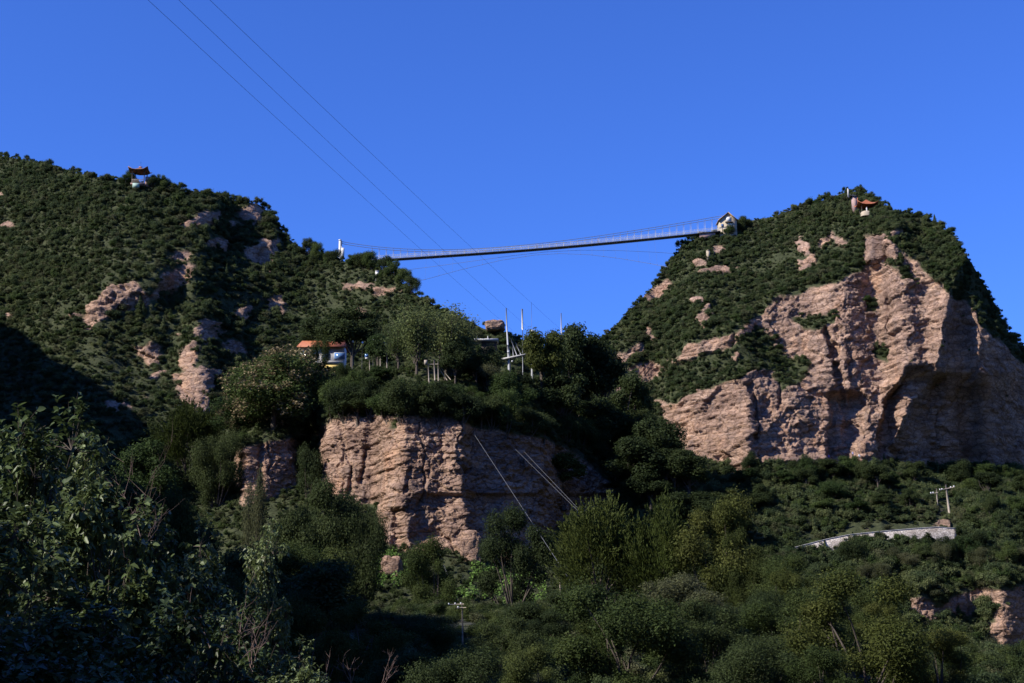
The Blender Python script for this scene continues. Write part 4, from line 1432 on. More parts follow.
# ------------------------------------------------------------------ boulders
def boulder(name, label, c, r, seed, mat=M_rock_near):
    import bmesh
    bm = bmesh.new()
    bmesh.ops.create_icosphere(bm, subdivisions=5, radius=1.0)
    V = np.array([v.co[:] for v in bm.verts])
    V = np.sign(V) * np.abs(V) ** 0.5
    V = V * np.asarray(r)
    s = V[:, 0] * 1.0 + V[:, 1] * 0.7
    rel = 0.16 * min(r) * (fbm(s / (0.5 * min(r)), V[:, 2] / (0.5 * min(r)), seed, 4)) + 0.30 * min(r) * facets(s / (0.8 * min(r)), V[:, 2] / (0.7 * min(r)), seed + 3, 0.7)
    cell = h32(np.floor(V[:, 2] / 0.45 + 0.3 * s), np.floor(s / 0.8), np.zeros(len(V)), seed)
    V = V * (1 + (rel + 0.10 * min(r) * (cell - .5))[:, None] / np.linalg.norm(V, axis=1)[:, None])
    F_ = np.array([[v.index for v in f.verts] for f in bm.faces])
    bm.free()
    o = MB().add(V, F_).build(name, mat)
    o.location = [float(k) for k in c]
    return tag(o, label, 'boulder')


p = SP.at(391, 572)
boulder('boulder', 'rounded pinkish boulder half buried in bright creepers', p + [0, -0.6, 0.4], (1.25, 1.1, 1.45), 3)
p = SP.at(471, 552)
boulder('boulder', 'tall squared red block standing at the shaded cliff foot', pt(471, 548, p[1] - 2.2), (1.25, 1.1, 2.0), 8)
p = LM.at(495, 333)
boulder('boulder', 'orange flat topped outcrop on the ridge saddle behind the masts', pt(495, 326, p[1] - 1.0), (2.3, 2.0, 1.25), 12, M_rock_b)
p = RM.at(880, 252)
boulder('boulder', 'rough knob of pink rock jutting above the great cliff', pt(877, 251, p[1] - 0.4), (3.0, 2.6, 4.2), 21, M_rock_b)
p = SP.at(527, 462)
boulder('boulder', 'small sunlit rock fin on the shaded wall of the middle cliff', pt(527, 462, p[1] - 0.5), (0.35, 0.9, 0.9), 27)
#PEOPLE
# ------------------------------------------------------------------ tiny distant people


def cloth(name, shirt, trousers):
    m, nt, N, L, B = newmat(name)
    tc = N.new('ShaderNodeTexCoord')
    sx = N.new('ShaderNodeSeparateXYZ')
    L.new(tc.outputs['Object'], sx.inputs[0])
    md = N.new('ShaderNodeMath')
    md.operation = 'DIVIDE'
    L.new(sx.outputs['Z'], md.inputs[0])
    md.inputs[1].default_value = 1.8
    r = ramp(N, [(0, (0.03, 0.025, 0.02)), (0.045, trousers), (0.52, shirt), (0.83, (0.45, 0.28, 0.2)), (0.925, (0.02, 0.016, 0.013))])
    r.color_ramp.interpolation = 'CONSTANT'
    L.new(md.outputs[0], r.inputs[0])
    L.new(r.outputs[0], B.inputs['Base Color'])
    B.inputs['Roughness'].default_value = 0.85
    return m


def person(label, foot, rz, shirt, trousers, step=0.12):
    sk = [(0, 0, 0.94), (0, 0, 1.12), (0, 0, 1.38), (0, 0, 1.52), (0, -0.02, 1.64), (0, -0.02, 1.74),          # 0-5 spine, head
          (0.17, 0, 1.40), (0.24, 0.02, 1.14), (0.22, -0.10, 0.92), (0.21, -0.14, 0.83),                      # 6-9 arm
          (-0.17, 0, 1.40), (-0.24, 0.02, 1.14), (-0.22, -0.06, 0.92), (-0.21, -0.09, 0.83),                  # 10-13
          (0.09, 0, 0.88), (0.10, -step * .6, 0.49), (0.10, -step * .6 + .03, 0.08), (0.10, -step * .6 - 0.13, 0.035),
          (-0.09, 0, 0.88), (-0.10, step * .4, 0.49), (-0.10, step + .03, 0.08), (-0.10, step - 0.11, 0.035)]
    ed = [(0, 1), (1, 2), (2, 3), (3, 4), (4, 5), (2, 6), (6, 7), (7, 8), (8, 9), (2, 10), (10, 11), (11, 12), (12, 13), (0, 14), (14, 15), (15, 16), (16, 17), (0, 18), (18, 19), (19, 20), (20, 21)]
    rad = [.13, .125, .14, .06, .095, .085, .065, .048, .038, .035, .065, .048, .038, .035, .09, .062, .042, .035, .09, .062, .042, .035]
    me = bpy.data.meshes.new('person')
    me.from_pydata(sk, ed, [])
    me.materials.append(cloth('clothing', shirt, trousers))
    o = bpy.data.objects.new('person', me)
    COL.objects.link(o)
    m = o.modifiers.new('skin', 'SKIN')
    for i, v in enumerate(me.skin_vertices[0].data if me.skin_vertices else []):
        v.radius = (rad[i], rad[i] * (0.8 if i < 3 else 1.0))
    if not me.skin_vertices:
        pass
    s = o.modifiers.new('sub', 'SUBSURF')
    s.levels = s.render_levels = 1
    o.location = [float(k) for k in foot]
    o.rotation_euler = (0, 0, rz)
    return tag(o, label, 'person', 'people seen far off')


for x, lab, sh in ((537, 'person in dark clothing walking left of the middle of the footbridge', (0.08, 0.07, 0.09)),
                   (598, 'person in a pale top walking right of the middle of the footbridge', (0.62, 0.5, 0.52))):
    X = pt(x, 250, DB)[0]
    person(lab, (X, DB - 0.4, np.interp(X, deckP[:, 0], deckP[:, 2])), 1.5 if x < 560 else -1.4, sh, (0.05, 0.05, 0.08))
for x, y, lab, sh in ((829, 460.5, 'person in violet clothing on the rocks at the great cliff foot', (0.22, 0.16, 0.45)),
                      (853, 457.5, 'person in a pale lilac top beside the shaded recess of the great cliff', (0.5, 0.48, 0.66)),
                      (859.5, 460, 'person in a bright white top at the edge of the great cliff shade', (0.8, 0.82, 0.85))):
    p = RM.at(x, y)
    q = pt(x, y, p[1] - 1.0)
    person(lab, q, 0.4, sh, (0.06, 0.06, 0.08))
    MBp = boulder('boulder', {829: 'flat rock under the violet clad person', 853: 'flat rock under the lilac clad person', 859.5: 'flat rock under the white clad person'}[x] + ' at the cliff foot', q - [0, 0, 0.85], (0.9, 0.9, 0.85), int(x), M_rock_b)

#TREES
# ------------------------------------------------------------------ trees
TREE_H = 6.0


NOM_R = dict(broad=2.5, dark=2.5, olive=2.5, bush=2.9, grey=2.8, willow=1.5, feather=3.1, seed=2.6, finebush=2.8, olivebush=2.8)


def tree_mesh(kind, seed):
    """returns dict part -> mesh for a tree 6 m tall"""
    rng = np.random.default_rng(seed)
    tr = MB()
    parts = {}
    if kind in ('broad', 'dark', 'olive', 'pine'):
        mat = {'broad': L_mid, 'dark': L_dark, 'olive': L_olive, 'pine': L_dark}[kind]
        ell = np.array([2.2, 2.2, 2.35])
        L = lobes(rng, 17, ell, 1.1, spread=0.80, low=-0.75)
        L = [(c, r * 0.85) for c, r in L]
        n = 11000
        p, nr, s = cloud(rng, L, n, 0.20, 0.5, 0.3)
        V, T = leaves_np(p, nr, s, rng, 0.55)
        parts['crown'] = mesh_np('crown', V, [T], [mat])
        limb(tr, rng, (0, 0, -1.2), (0.1, 0, 2.6), 0.17, 0.10, 0.05)
        for c, r in L[:9]:
            limb(tr, rng, (0.05, 0, rng.uniform(1.0, 2.5)), c, 0.075, 0.02, 0.12)
    elif kind == 'bush':
        ell = np.array([2.6, 2.6, 2.9])
        L = lobes(rng, 18, ell, -0.2, spread=0.80, low=-0.85)
        p, nr, s = cloud(rng, L, 12000, 0.20, 0.5, 0.35)
        V, T = leaves_np(p, nr, s, rng, 0.55)
        parts['crown'] = mesh_np('crown', V, [T], [L_dark if seed % 2 else L_mid])
        for c, r in L[:8]:
            limb(tr, rng, (0, 0, -0.8), c, 0.09, 0.02, 0.12)
    elif kind == 'grey':
        ell = np.array([2.5, 2.5, 2.5])
        L = lobes(rng, 14, ell, 0.6, spread=0.85, low=-0.8)
        p, nr, s = cloud(rng, L, 14000, 0.13, 0.4, 0.3)
        V, T = leaves_np(p, nr, s, rng, 0.6)
        parts['crown'] = mesh_np('crown', V, [T], [L_grey])
        for c, r in L[:11]:
            limb(tr, rng, (0, 0, -0.8), c, 0.09, 0.02, 0.15)
    elif kind == 'willow':
        # airy upright pale tree
        P, NR, S = [], [], []
        limb(tr, rng, (0, 0, -0.8), (0.1, 0, 3.4), 0.12, 0.06, 0.05)
        for k in range(34):
            a, r = rng.uniform(0, 6.28), rng.uniform(0.2, 1.35)
            z0, z1 = rng.uniform(1.0, 3.4), rng.uniform(3.2, 5.9)
            b0 = np.array([0.25 * r * math.cos(a), 0.25 * r * math.sin(a), z0])
            b1 = np.array([r * math.cos(a), r * math.sin(a), z1 - 0.5 * r])
            limb(tr, rng, b0, b1, 0.035, 0.008, 0.08, 4, 4)
            m = 150
            t = rng.uniform(0.15, 1.08, m)[:, None]
            q = b0 + (b1 - b0) * t + rng.normal(size=(m, 3)) * 0.24
            P.append(q)
        p = np.vstack(P)
        nr = rng.normal(size=p.shape) + [0, 0, 0.4]
        V, T = leaves_np(p, nr, 0.19 * rng.uniform(.6, 1.3, len(p)), rng, 0.4)
        parts['crown'] = mesh_np('crown', V, [T], [L_pale])
    elif kind == 'feather':
        # dense dome of upswept feathery sprays
        ell = np.array([2.8, 2.8, 2.5])
        L = lobes(rng, 22, ell, -0.1, spread=0.8, low=-0.6)
        P, DR, S = [], [], []
        p, nr, s = cloud(rng, L, 11000, 0.15, 0.5, 0.2)
        P.append(p)
        d0 = unit(p - [0, 0, 1.0]) * [1, 1, .7] + [0, 0, .55]
        DR.append(d0 + rng.normal(size=p.shape) * .35)
        for k in range(260):
            c, r = L[k % len(L)]
            d = unit(unit(rng.normal(size=3) + [0, 0, .5]) + unit(c - [0, 0, 1.0]) * .9 + [0, 0, .35])
            o = c + d * r * .5
            ln = rng.uniform(.6, 1.25)
            m = 40
            t = rng.uniform(0, 1, m)[:, None]
            P.append(o + d * ln * t + [0, 0, .12] * t ** 2 + rng.normal(size=(m, 3)) * .09 * (1.2 - t))
            DR.append(np.tile(d, (m, 1)) + rng.normal(size=(m, 3)) * .4)
        for c, r in L[:10]:
            limb(tr, rng, (0, 0, -0.8), c, 0.08, 0.02, 0.12)
        p, d = np.vstack(P), np.vstack(DR)
        V, T = leaves_np(p, rng.normal(size=p.shape) + [0, 0, .4], 0.20 * rng.uniform(.6, 1.3, len(p)), rng, 0.30, d)
        parts['crown'] = mesh_np('crown', V, [T], [L_feather])
    elif kind in ('finebush', 'olivebush'):
        ell = np.array([2.7, 2.7, 2.9])
        L = lobes(rng, 22, ell, -0.2, spread=0.92, low=-0.9)
        L = [(c, r * 0.74) for c, r in L]
        p, nr, s = cloud(rng, L, 30000, 0.125, 0.5, 0.35, 0.85, 0.2)
        V, T = leaves_np(p, nr, s, rng, 0.5)
        parts['crown'] = mesh_np('crown', V, [T], [L_olive if kind == 'olivebush' else (L_dark if seed % 2 else L_fine)])
        for c, r in L[:12]:
            limb(tr, rng, (0, 0, -0.8), c, 0.08, 0.015, 0.12)
    elif kind == 'seed':
        ell = np.array([2.3, 2.3, 2.4])
        ell = np.array([2.3, 2.3, 2.8])
        L = lobes(rng, 22, ell, -0.1, spread=0.86, low=-0.9)
        p, nr, s = cloud(rng, L, 12000, 0.20, 0.4, 0.3)
        V, T = leaves_np(p, nr, s, rng, 0.42)
        parts['crown'] = mesh_np('crown', V, [T], [L_mid])
        P = []
        for c, r in L:
            for k in range(7):
                d = unit(rng.normal(size=3) + [0, -0.2, 0.5])
                q = c + d * r * 1.08
                P.append(q + rng.normal(size=(30, 3)) * [.14, .14, .12])
        p = np.vstack(P)
        V, T = leaves_np(p, rng.normal(size=p.shape), 0.13 * rng.uniform(.6, 1.3, len(p)), rng, 0.7)
        parts['seed_clusters'] = mesh_np('seed_clusters', V, [T], [L_seed])
        limb(tr, rng, (0, 0, -1.2), (0.1, 0, 2.6), 0.17, 0.10, 0.05)
        for c, r in L[:10]:
            limb(tr, rng, (0.05, 0, rng.uniform(1.0, 2.4)), c, 0.07, 0.02, 0.12)
    parts['trunk'] = tr.mesh('trunk', M_bark, True)
    co = np.empty(len(parts['crown'].vertices) * 3, np.float32)
    parts['crown'].vertices.foreach_get('co', co)
    co = co.reshape(-1, 3)
    kz = TREE_H / np.percentile(co[:, 2], 99.5)
    kr = NOM_R[kind] / np.percentile(np.hypot(co[:, 0], co[:, 1]), 94)
    for me in parts.values():
        c_ = np.empty(len(me.vertices) * 3, np.float32)
        me.vertices.foreach_get('co', c_)
        c_ = c_.reshape(-1, 3) * np.array([kr, kr, kz], np.float32)
        me.vertices.foreach_set('co', c_.ravel())
        me.update()
    return parts


TM = {}
for kind, nv in (('broad', 3), ('dark', 3), ('olive', 2), ('bush', 4), ('grey', 2), ('willow', 3), ('feather', 2), ('seed', 2), ('finebush', 4), ('olivebush', 2)):
    TM[kind] = [tree_mesh(kind, 500 + 31 * i + 7 * len(kind)) if kind not in ('bush', 'finebush') else tree_mesh(kind, 500 + i) for i in range(nv)]
NAME = dict(broad='broadleaf_tree', dark='evergreen_tree', olive='olive_green_tree', bush='bush', grey='grey_shrub', willow='pale_tree', feather='feathery_shrub', seed='seed_tree', finebush='bush', olivebush='olive_green_tree')
CAT = dict(broad='tree', dark='tree', olive='tree', bush='bush', grey='shrub', willow='tree', feather='shrub', seed='tree', finebush='bush', olivebush='tree')
trng = random.Random(77)
NT = [0]


def put_tree(kind, base, top_z, r_m, label, group=None):
    NT[0] += 1
    parts = TM[kind][NT[0] % len(TM[kind])]
    t = thing(NAME[kind], label, CAT[kind], base, group)
    hs_ = max(0.8, top_z - base[2]) / TREE_H
    rs = r_m / NOM_R[kind]
    t.scale = (rs, rs, hs_)
    t.rotation_euler = (0, 0, trng.uniform(0, 6.28))
    for nm in ('trunk', 'crown', 'seed_clusters'):
        if nm in parts:
            o = bpy.data.objects.new(nm, parts[nm])
            COL.objects.link(o)
            o.parent = t
    return t


def spur_tree(kind, px, ytop, ybase, rpx, label, group=None, layer=None):
    b = (layer or SP).at(px, ybase)
    return put_tree(kind, b, pt(px, ytop, b[1])[2], rpx * b[1] / F, label, group)


def valley_tree(kind, px, ytop, D, rpx, label, group=None):
    a = float(ae(px, ytop)[0])
    x = a * D
    gz = float(ground_z(x, D))
    return put_tree(kind, (x, D, gz), pt(px, ytop, D)[2], rpx * D / F, label, group)


# on the spur, each told apart
for a in [
    ('seed', 274, 350, 432, 48, 'large tree tipped with ochre seed clusters in front of the orange roofed cottage'),
    ('seed', 238, 395, 440, 26, 'smaller ochre tipped tree hanging over the far end of the middle cliff'),
    ('seed', 306, 357, 440, 30, 'ochre tipped tree hiding the lower front of the orange roofed cottage'),
    ('finebush', 316, 335, 398, 12, 'narrow bush growing against the cottage windows'),
    ('finebush', 304, 361, 404, 10, 'low bush under the blue window at the dark end of the cottage'),
    ('finebush', 338, 364, 398, 11, 'low bush below the yellow balcony panel of the cottage'),
    ('bush', 487, 346, 392, 15, 'bush screening the dark wall of the lookout hut'),
    ('dark', 352, 309, 370, 30, 'dark tree rising directly above the orange cottage roof'),
    ('dark', 320, 318, 360, 24, 'low dark tree tucked behind the orange cottage roof'),
    ('broad', 376, 335, 376, 15, 'narrow green tree just east of the cottage beside the white canopy'),
    ('willow', 397, 318, 376, 15, 'pale airy tree nearest the white pointed canopy'),
    ('willow', 417, 306, 378, 20, 'tallest of the pale airy trees on the spur'),
    ('willow', 444, 308, 380, 21, 'pale airy tree standing behind the timber frame'),
    ('willow', 464, 316, 376, 15, 'pale airy tree next to the lookout hut'),
    ('dark', 455, 343, 386, 17, 'dark round tree between the timber frame and the lookout hut'),
    ('dark', 477, 352, 390, 16, 'dark tree below the white roofed lookout hut'),
    ('olive', 541, 331, 402, 22, 'yellowish green tree beside the cableway masts'),
    ('dark', 572, 327, 412, 24, 'dark pointed tree next to the thin white mast at the spur end'),
    ('dark', 600, 338, 428, 27, 'dark tree on the spur skyline below the gap between the mountains'),
    ('dark', 628, 378, 452, 26, 'dark tree at the spur shoulder in front of the great cliff'),
    ('dark', 655, 420, 478, 26, 'dark tree on the spur slope overlapping the great cliff foot'),
    ('dark', 690, 455, 500, 26, 'lowest dark tree on the spur skyline'),
    ('dark', 560, 375, 436, 28, 'dark broad tree right below the yellowish tree by the masts'),
    ('dark', 606, 400, 462, 30, 'dark broad tree on the shaded shoulder of the spur'),
    ('dark', 640, 440, 505, 30, 'dark tree beside the shaded end of the middle cliff'),
    ('bush', 512, 372, 410, 22, 'bush directly below the cableway cross beam'),
    ('grey', 492, 366, 398, 16, 'greyish shrub between the lookout hut and the cableway mast'),
    ('olive', 560, 455, 500, 22, 'yellowish tree growing from the shaded wall of the middle cliff'),
    ('bush', 307, 446, 502, 12, 'bush filling the gully that splits the middle cliff'),
]:
    spur_tree(*a)
r_ = random.Random(5)
for k, x in enumerate(list(range(300, 486, 15)) + list(range(492, 600, 17))):
    yb = float(np.interp(x, [300, 345, 460, 500, 560, 600], [436, 424, 424, 436, 446, 468])) - r_.uniform(1, 7)
    spur_tree('bush' if k % 4 else 'dark', x + r_.uniform(-4, 4), yb - r_.uniform(26, 44), yb, r_.uniform(14, 20), 'dark rounded bush in the row along the top edge of the middle cliff', 'bushes crowning the middle cliff')
for k in range(20):
    x = r_.uniform(290, 520)
    yb = r_.uniform(384, 406)
    spur_tree(('bush', 'broad', 'dark')[k % 3], x, yb - r_.uniform(16, 26), yb, r_.uniform(9, 14), 'small green tree on the spur top between the cliff edge bushes and the cottage', 'small trees on the spur top')
for k in range(26):
    x = r_.uniform(575, 740)
    yr = float(np.interp(x, [560, 600, 640, 690, 730, 800], [385, 400, 442, 484, 515, 568]))
    yb = yr + r_.uniform(4, 70)
    spur_tree('dark', x, yb - r_.uniform(24, 42), yb, r_.uniform(15, 24), 'dark tree in the dense shaded wood on the far flank of the spur', 'shaded wood on the spur flank')
for a in [('feather', 188, 404, 476, 34, 'bright feathery green tree below the left mountain outcrops'), ('finebush', 216, 432, 505, 24, 'dark tree against the left end of the middle cliff'),
          ('bush', 150, 440, 505, 34, 'dark bush beneath the shaded flank of the left mountain')]:
    spur_tree(*a)

# valley trees in front of the middle cliff
for a in [
    ('finebush', 324, 484, 150, 40, 'dark round crowned tree standing before the middle cliff'),
    ('grey', 258, 474, 148, 13, 'thin greyish tree before the gullied end of the middle cliff'),
    ('finebush', 362, 500, 149, 24, 'bush beside the round crowned tree before the middle cliff'),
    ('finebush', 434, 538, 147, 28, 'round dark bush at the cliff foot crossed by a thin cable'),
    ('finebush', 514, 508, 148, 38, 'dark conical tree at the cliff foot under the long slanting cable'),
    ('feather', 598, 500, 138, 50, 'big feathery shrub with upswept sprays under the two short cables'),
    ('feather', 655, 500, 136, 44, 'second feathery shrub touching the yellow green tree'),
    ('olivebush', 714, 497, 134, 46, 'rounded yellow green tree below the spur wood'),
    ('olivebush', 742, 530, 130, 26, 'smaller yellow green tree leaning on the rounded one'),
    ('finebush', 622, 584, 60, 70, 'large dark bush at the bottom centre of the valley'),
    ('grey', 668, 575, 95, 36, 'greyish shrub with speckled leaves below the feathery shrubs'),
    ('grey', 705, 592, 92, 38, 'greyish speckled shrub below the yellow green tree'),
    ('finebush', 555, 592, 90, 46, 'dark bush below the pale marker post'),
    ('finebush', 762, 605, 82, 46, 'dark bush at the bottom edge between speckled shrubs and the great round tree'),
    ('olivebush', 858, 574, 60, 70, 'great round tree below the stone wall'),
    ('finebush', 792, 592, 68, 44, 'tall dark tree touching the great round tree on the spur side'),
    ('finebush', 704, 602, 64, 42, 'dark leafy tree below the rounded yellow green tree'),
    ('olivebush', 936, 630, 62, 40, 'olive tree between the great round tree and the lower pink rocks'),
    ('finebush', 752, 636, 52, 42, 'low leafy tree at the bottom edge left of the great round tree'),
    ('finebush', 800, 556, 125, 40, 'round tree behind the great round tree, toward the spur'),
    ('finebush', 920, 640, 100, 40, 'round tree below the lower pink rocks'),
    ('finebush', 985, 664, 95, 40, 'bush at the bottom right corner below the lower pink rocks'),
    ('finebush', 890, 652, 84, 40, 'low tree in front of the great round tree'),
    ('finebush', 812, 648, 50, 40, 'leafy bush at the bottom edge below the great round tree'),
    ('finebush', 700, 632, 72, 44, 'dark bush at the bottom edge below the speckled shrubs'),
    ('finebush', 490, 612, 110, 26, 'dark bush hiding the foot of the slim crossarm pole'),
    ('finebush', 400, 612, 95, 46, 'dark spreading bush under the bright creepers'),
    ('finebush', 290, 545, 105, 46, 'dark tree in the shade below the gullied cliff end'),
    ('finebush', 510, 640, 70, 54, 'dark bush at the bottom edge below the slim pole'),
    ('finebush', 430, 648, 60, 60, 'deep shaded bush at the bottom edge beside the bare twigs'),
    ('grey', 590, 612, 96, 26, 'small reddish grey shrub below the feathery shrub'),
]:
    valley_tree(*a)
for k in range(16):
    x = 110 + k * 14 + r_.uniform(-8, 8)
    D = r_.uniform(55, 120)
    valley_tree('finebush' if k % 3 else 'dark', x, r_.uniform(545, 600) if x > 200 else r_.uniform(470, 540), D, r_.uniform(30, 48), 'dark bush in the deep shade of the valley bottom', 'shaded valley bushes')

for x, yt, yb, r in ((127, 171, 185, 8), (151, 175, 190, 7), (160, 176, 191, 8)):
    spur_tree('bush', x, yt, yb, r, 'dark bush crowding the dark roofed pavilion on the left ridge', 'bushes around the ridge pavilion', LM)
for x, yt, yb, r in ((739, 218, 233, 7), (729, 225, 237, 7), (745, 216, 230, 7)):
    spur_tree('bush', x, yt, yb, r, 'dark bush half hiding the small cream gabled house', 'bushes by the gabled house', RM)
for k, (x, yt, D, r) in enumerate(((790, 570, 104, 26), (826, 586, 92, 28), (872, 588, 97, 30), (884, 604, 90, 26), (950, 652, 86, 22), (762, 590, 86, 28), (988, 668, 80, 26), (716, 606, 82, 26), (652, 598, 84, 30),
                                   (362, 604, 64, 42), (424, 622, 66, 32), (506, 618, 64, 34), (308, 598, 54, 40), (455, 652, 46, 46), (540, 646, 48, 36),
                                   (848, 628, 70, 36), (780, 632, 68, 34), (900, 650, 66, 34), (600, 622, 72, 30), (548, 612, 84, 24))):
    valley_tree(('olivebush', 'finebush', 'finebush')[k % 3], x, yt, D, r, 'tall leafy tree in the clump along the bottom of the valley', 'trees along the valley bottom')
# bushes on the ridge around the low end of the bridge
for x, yt, yb, r in ((352, 255, 268, 8), (362, 252, 268, 10), (373, 251.5, 270, 11), (384, 256, 273, 9), (393, 261, 280, 9), (332, 250, 264, 9), (320, 243, 262, 9), (308, 238, 256, 8), (402, 268, 288, 9), (411, 276, 294, 8)):
    spur_tree('bush', x, yt, yb, r, 'dark bush on the ridge around the low end of the footbridge', 'bushes at the low bridge end', LM)

# lower right slope
for k in range(60):
    x = r_.uniform(735, 1040)
    yb = r_.uniform(478, 520) if k % 5 < 3 else r_.uniform(560, 600)
    if k % 5 >= 3 and x > 900:
        yb = r_.uniform(556, 572)
    kind = ('bush', 'broad', 'dark', 'bush', 'grey')[k % 5]
    if 922 < x < 966 and 490 < yb < 545:
        x += 60
    spur_tree(kind, x, yb - r_.uniform(16, 28), yb, r_.uniform(9, 15), 'bushy tree on the slope above the stone wall' if yb < 535 else 'bushy tree on the slope below the stone wall',
              'trees above the stone wall' if yb < 535 else 'trees below the stone wall', RM)

# ------------------------------------------------------------------ foreground broad-leaved shrubs


def big_leaves(c, t, nrm, size, asp=0.5):
    t = unit(t)
    nrm = unit(nrm - t * (nrm * t).sum(-1, keepdims=True))
    b = np.cross(nrm, t)
    s = size[:, None]
    V = np.stack([c, c + t * s * .35 + b * s * asp * .5 + nrm * s * .06, c + t * s * .72 + b * s * asp * .36 - nrm * s * .02, c + t * s - nrm * s * .12,
                  c + t * s * .72 - b * s * asp * .36 - nrm * s * .02, c + t * s * .35 - b * s * asp * .5 + nrm * s * .06, c + t * s * .4 - nrm * s * .03], 1).reshape(-1, 3)
    i = np.arange(len(c))[:, None] * 7
    T = np.concatenate([i + q for q in ([0, 6, 1], [1, 6, 2], [2, 6, 3], [3, 6, 4], [4, 6, 5], [5, 6, 0])], 0)
    return V, T


def big_shrub(seed, leaf=0.15):
    rng = np.random.default_rng(seed)
    tr = MB()
    ell = np.array([1.7, 1.7, 1.95])
    L = lobes(rng, 34, ell, 0.0, spread=0.86, low=-0.95)
    L = [(c, r * 0.72) for c, r in L]
    C_, T_, N_, S_ = [], [], [], []
    for c, r in L:
        limb(tr, rng, (rng.normal() * .15, rng.normal() * .15, -0.4), c, 0.03, 0.008, 0.10, 6, 5)
        for j in range(26):
            d = unit(rng.normal(size=3) + [0, 0, .35])
            o = c + d * r * rng.uniform(.2, .75)
            tip = c + d * r * rng.uniform(.9, 1.35)
            if j % 2 == 0:
                limb(tr, rng, c, tip, 0.008, 0.003, 0.1, 4, 3)
            m = 12
            t = rng.uniform(.1, 1.0, m)[:, None]
            az = rng.uniform(0, 6.28, m)
            C_.append(o + (tip - o) * t)
            T_.append(np.stack([np.cos(az), np.sin(az), rng.uniform(-.8, .25, m)], -1) + d * .5)
            N_.append(np.tile([0, 0, 1.0], (m, 1)) + d * .5 + rng.normal(size=(m, 3)) * .35)
            S_.append(leaf * rng.uniform(.55, 1.25, m))
    V, T = big_leaves(np.vstack(C_), np.vstack(T_), np.vstack(N_), np.concatenate(S_))
    return dict(crown=mesh_np('crown', V, [T], [L_big]), trunk=tr.mesh('stems', M_bark, True))


BS = [big_shrub(901 + i, 0.15 + 0.025 * (i % 2)) for i in range(4)]


def fg_shrub(px, ytop, D, rpx, label, k, group=None):
    a = float(ae(px, ytop)[0])
    x = a * D
    gz = float(ground_z(x, D))
    t = thing('broad_leaved_shrub', label, 'shrub', (x, D, gz), group)
    hs_ = (pt(px, ytop, D)[2] - gz) / 4.0
    rs = rpx * D / F / 1.9
    t.scale = (rs, rs, hs_)
    t.rotation_euler = (0, 0, k * 1.7)
    for nm in ('trunk', 'crown'):
        o = bpy.data.objects.new('stems' if nm == 'trunk' else nm, BS[k % 4][nm])
        COL.objects.link(o)
        o.parent = t
    return t


for k, a in enumerate([
    (40, 398, 21, 100, 'tall broad leaved shrub with pale shining leaves at the left edge'),
    (112, 452, 19, 85, 'broad leaved shrub in front of the bare reddish twigs'),
    (15, 500, 15, 110, 'dark broad leaved shrub nearest the left edge'),
    (195, 512, 22, 62, 'broad leaved shrub leaning toward the gullied cliff end'),
    (262, 520, 26, 42, 'small glossy leaved shrub under the thin greyish tree'),
    (195, 578, 15, 75, 'low broad leaved shrub with bright leaf tips at the bottom'),
    (70, 590, 12.5, 120, 'deep shaded broad leaved shrub in the bottom left corner'),
    (300, 636, 19, 50, 'low shrub with bright leaves beside the bare twigs at the bottom'),
    (140, 500, 25, 70, 'broad leaved shrub behind the low bright tipped shrub'),
    (128, 640, 11, 90, 'lowest dark broad leaved shrub at the bottom edge'),
    (85, 425, 24, 70, 'broad leaved shrub with pale leaves behind the bare reddish twigs'),
    (-10, 418, 24, 80, 'pale leaved shrub cut off by the left edge'),
    (228, 590, 19, 60, 'broad leaved shrub behind the pale leafless shrub'),
    (20, 620, 10.5, 120, 'darkest broad leaved shrub filling the bottom left corner')]):
    fg_shrub(*a, k)


def bare_shrub(px, ytop, D, wpx, label, seed, n=9):
    rng = np.random.default_rng(seed)
    x = float(ae(px, ytop)[0]) * D
    gz = float(ground_z(x, D))
    h = pt(px, ytop, D)[2] - gz
    w = wpx * D / F
    mb = MB()

    def grow(o, d, l, r, lev):
        e = o + d * l
        m = (o + e) / 2 + rng.normal(size=3) * l * .07
        mb.tube([o, m, e], [r, r * .8, r * .6], 5 if lev < 2 else 4)
        if lev >= 4 or r < 0.0016:
            return
        for j in range(3 if lev < 3 else 2):
            dd = unit(d + rng.normal(size=3) * [.55, .55, .35] + [0, 0, .12])
            grow(o + (e - o) * rng.uniform(.5, 1.0), dd, l * rng.uniform(.5, .75), r * .58, lev + 1)
    for k in range(n):
        a = rng.uniform(0, 6.28)
        q = rng.uniform(.1, 1)
        d = unit(np.array([math.cos(a) * q * w, math.sin(a) * q * w, h * .9]))
        o0 = np.array([x + math.cos(a) * .1, D + math.sin(a) * .1, gz - .1])
        mid = o0 + d * h * .5
        mb.tube([o0, (o0 + mid) / 2 + rng.normal(size=3) * .05, mid], [.013, .011, .009], 5)
        grow(mid, d, h * .27, .0095, 1)
    o = mb.build('bare_shrub', M_twig)
    return tag(o, label, 'shrub')


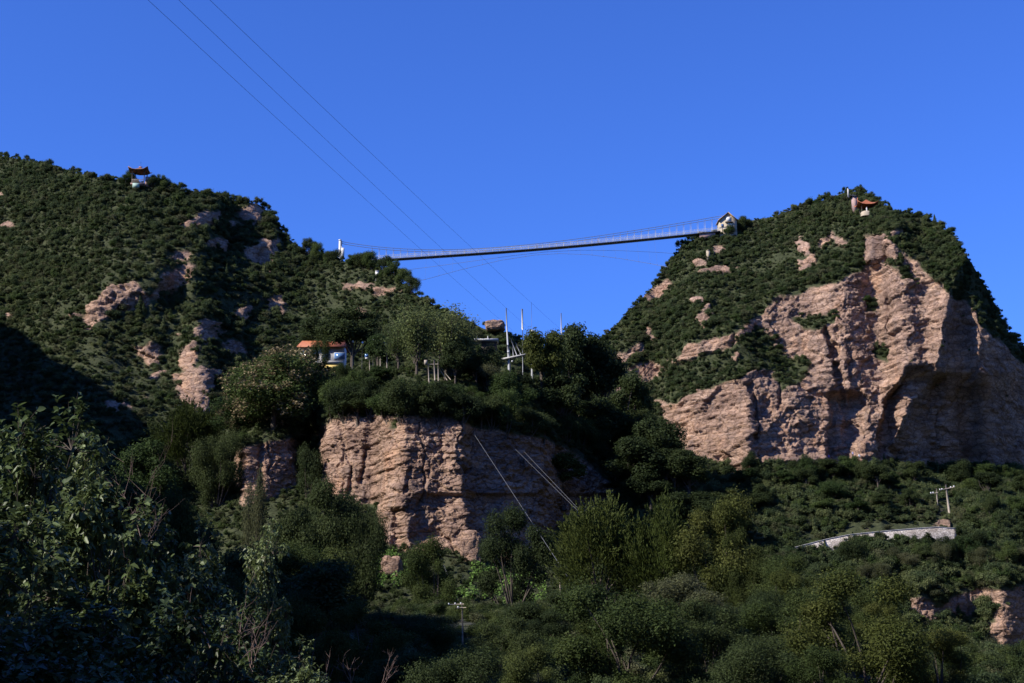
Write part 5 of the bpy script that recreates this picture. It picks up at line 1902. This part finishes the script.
# tall trees added beside the camera, out of the picture, to dapple the shrubs with shade
for k, (x, y, h, r) in enumerate(((-15, 6, 12.5, 4.6), (-12, 2.5, 10.5, 3.8), (-19, 1, 15, 4.0), (-25, 12, 13.5, 2.6), (-16, 13, 10.5, 2.4))):
    put_tree('broad', (x, y, float(ground_z(x, y))), h, r, 'unseen tall green tree added to shade the broad leaved shrubs', 'unseen trees added for dappled shade')
bare_shrub(132, 440, 20, 40, 'bare reddish twigs rising above the broad leaved shrubs', 31, 2)
bare_shrub(245, 575, 15.5, 50, 'pale leafless shrub in the shade below the glossy shrub', 33, 2)
bare_shrub(350, 634, 24, 40, 'reddish leafless twigs at the bottom centre left', 34, 3)

# ------------------------------------------------------------------ creepers and undergrowth
vr = np.random.default_rng(12)
Pv, Nv = [], []
for (x0, x1, y0, y1, n) in ((325, 385, 566, 600, 2600), (352, 398, 553, 580, 1800), (392, 418, 560, 590, 700), (470, 545, 566, 612, 3000), (300, 335, 552, 580, 700), (440, 475, 590, 606, 600)):
    for k in range(n):
        u, v = vr.uniform(), vr.uniform()
        x = x0 + (x1 - x0) * u
        y = y0 + (y1 - y0) * (0.25 * u + .75 * v if x0 > 460 else .35 * (1 - u) + .65 * v)
        if fbm(np.array([x / 9.0]), np.array([y / 6.0]), 77, 3)[0] < -0.12:
            continue
        p = SP.at(x, y)
        p = p + np.array([vr.normal() * .12, -0.3 - vr.uniform(0, .5), vr.uniform(0.1, .75)])
        Pv.append(p)
Pv = np.array(Pv)
V, T = leaves_np(Pv, vr.normal(size=Pv.shape) * .5 + [0, -.45, .8], 0.27 * vr.uniform(.5, 1.3, len(Pv)), vr, .8)
vo_ = bpy.data.objects.new('creepers', mesh_np('creepers', V, [T], [L_vine]))
COL.objects.link(vo_)
tag(vo_, kind='stuff')

P_low = [shrub_mesh('lw%d' % k, 300 + k, 3200, 0.10, (L_dark, L_fine, L_dark, L_fine, L_grey, L_hill)[k], (1, 1, 0.9), 11) for k in range(6)]
ur = np.random.default_rng(44)
n = 5200
ud = 30 + 150 * ur.uniform(0, 1, n) ** 0.9
ua = ur.uniform(-0.44, 0.44, n)
ux = ua * ud
uz = ground_z(ux, ud)
us_ = ur.uniform(.4, .85, n) * np.clip(ud / 70, .45, 1)
scatter('valley_undergrowth', None, np.stack([ux, ud, uz - .1], -1), np.stack([us_ * 1.2, us_ * 1.2, us_ * ur.uniform(.8, 1.4, n)], -1),
        np.stack([ur.normal(size=n) * .1, ur.normal(size=n) * .1, ur.uniform(0, 6.28, n)], -1), ur.choice(6, n), P_low)
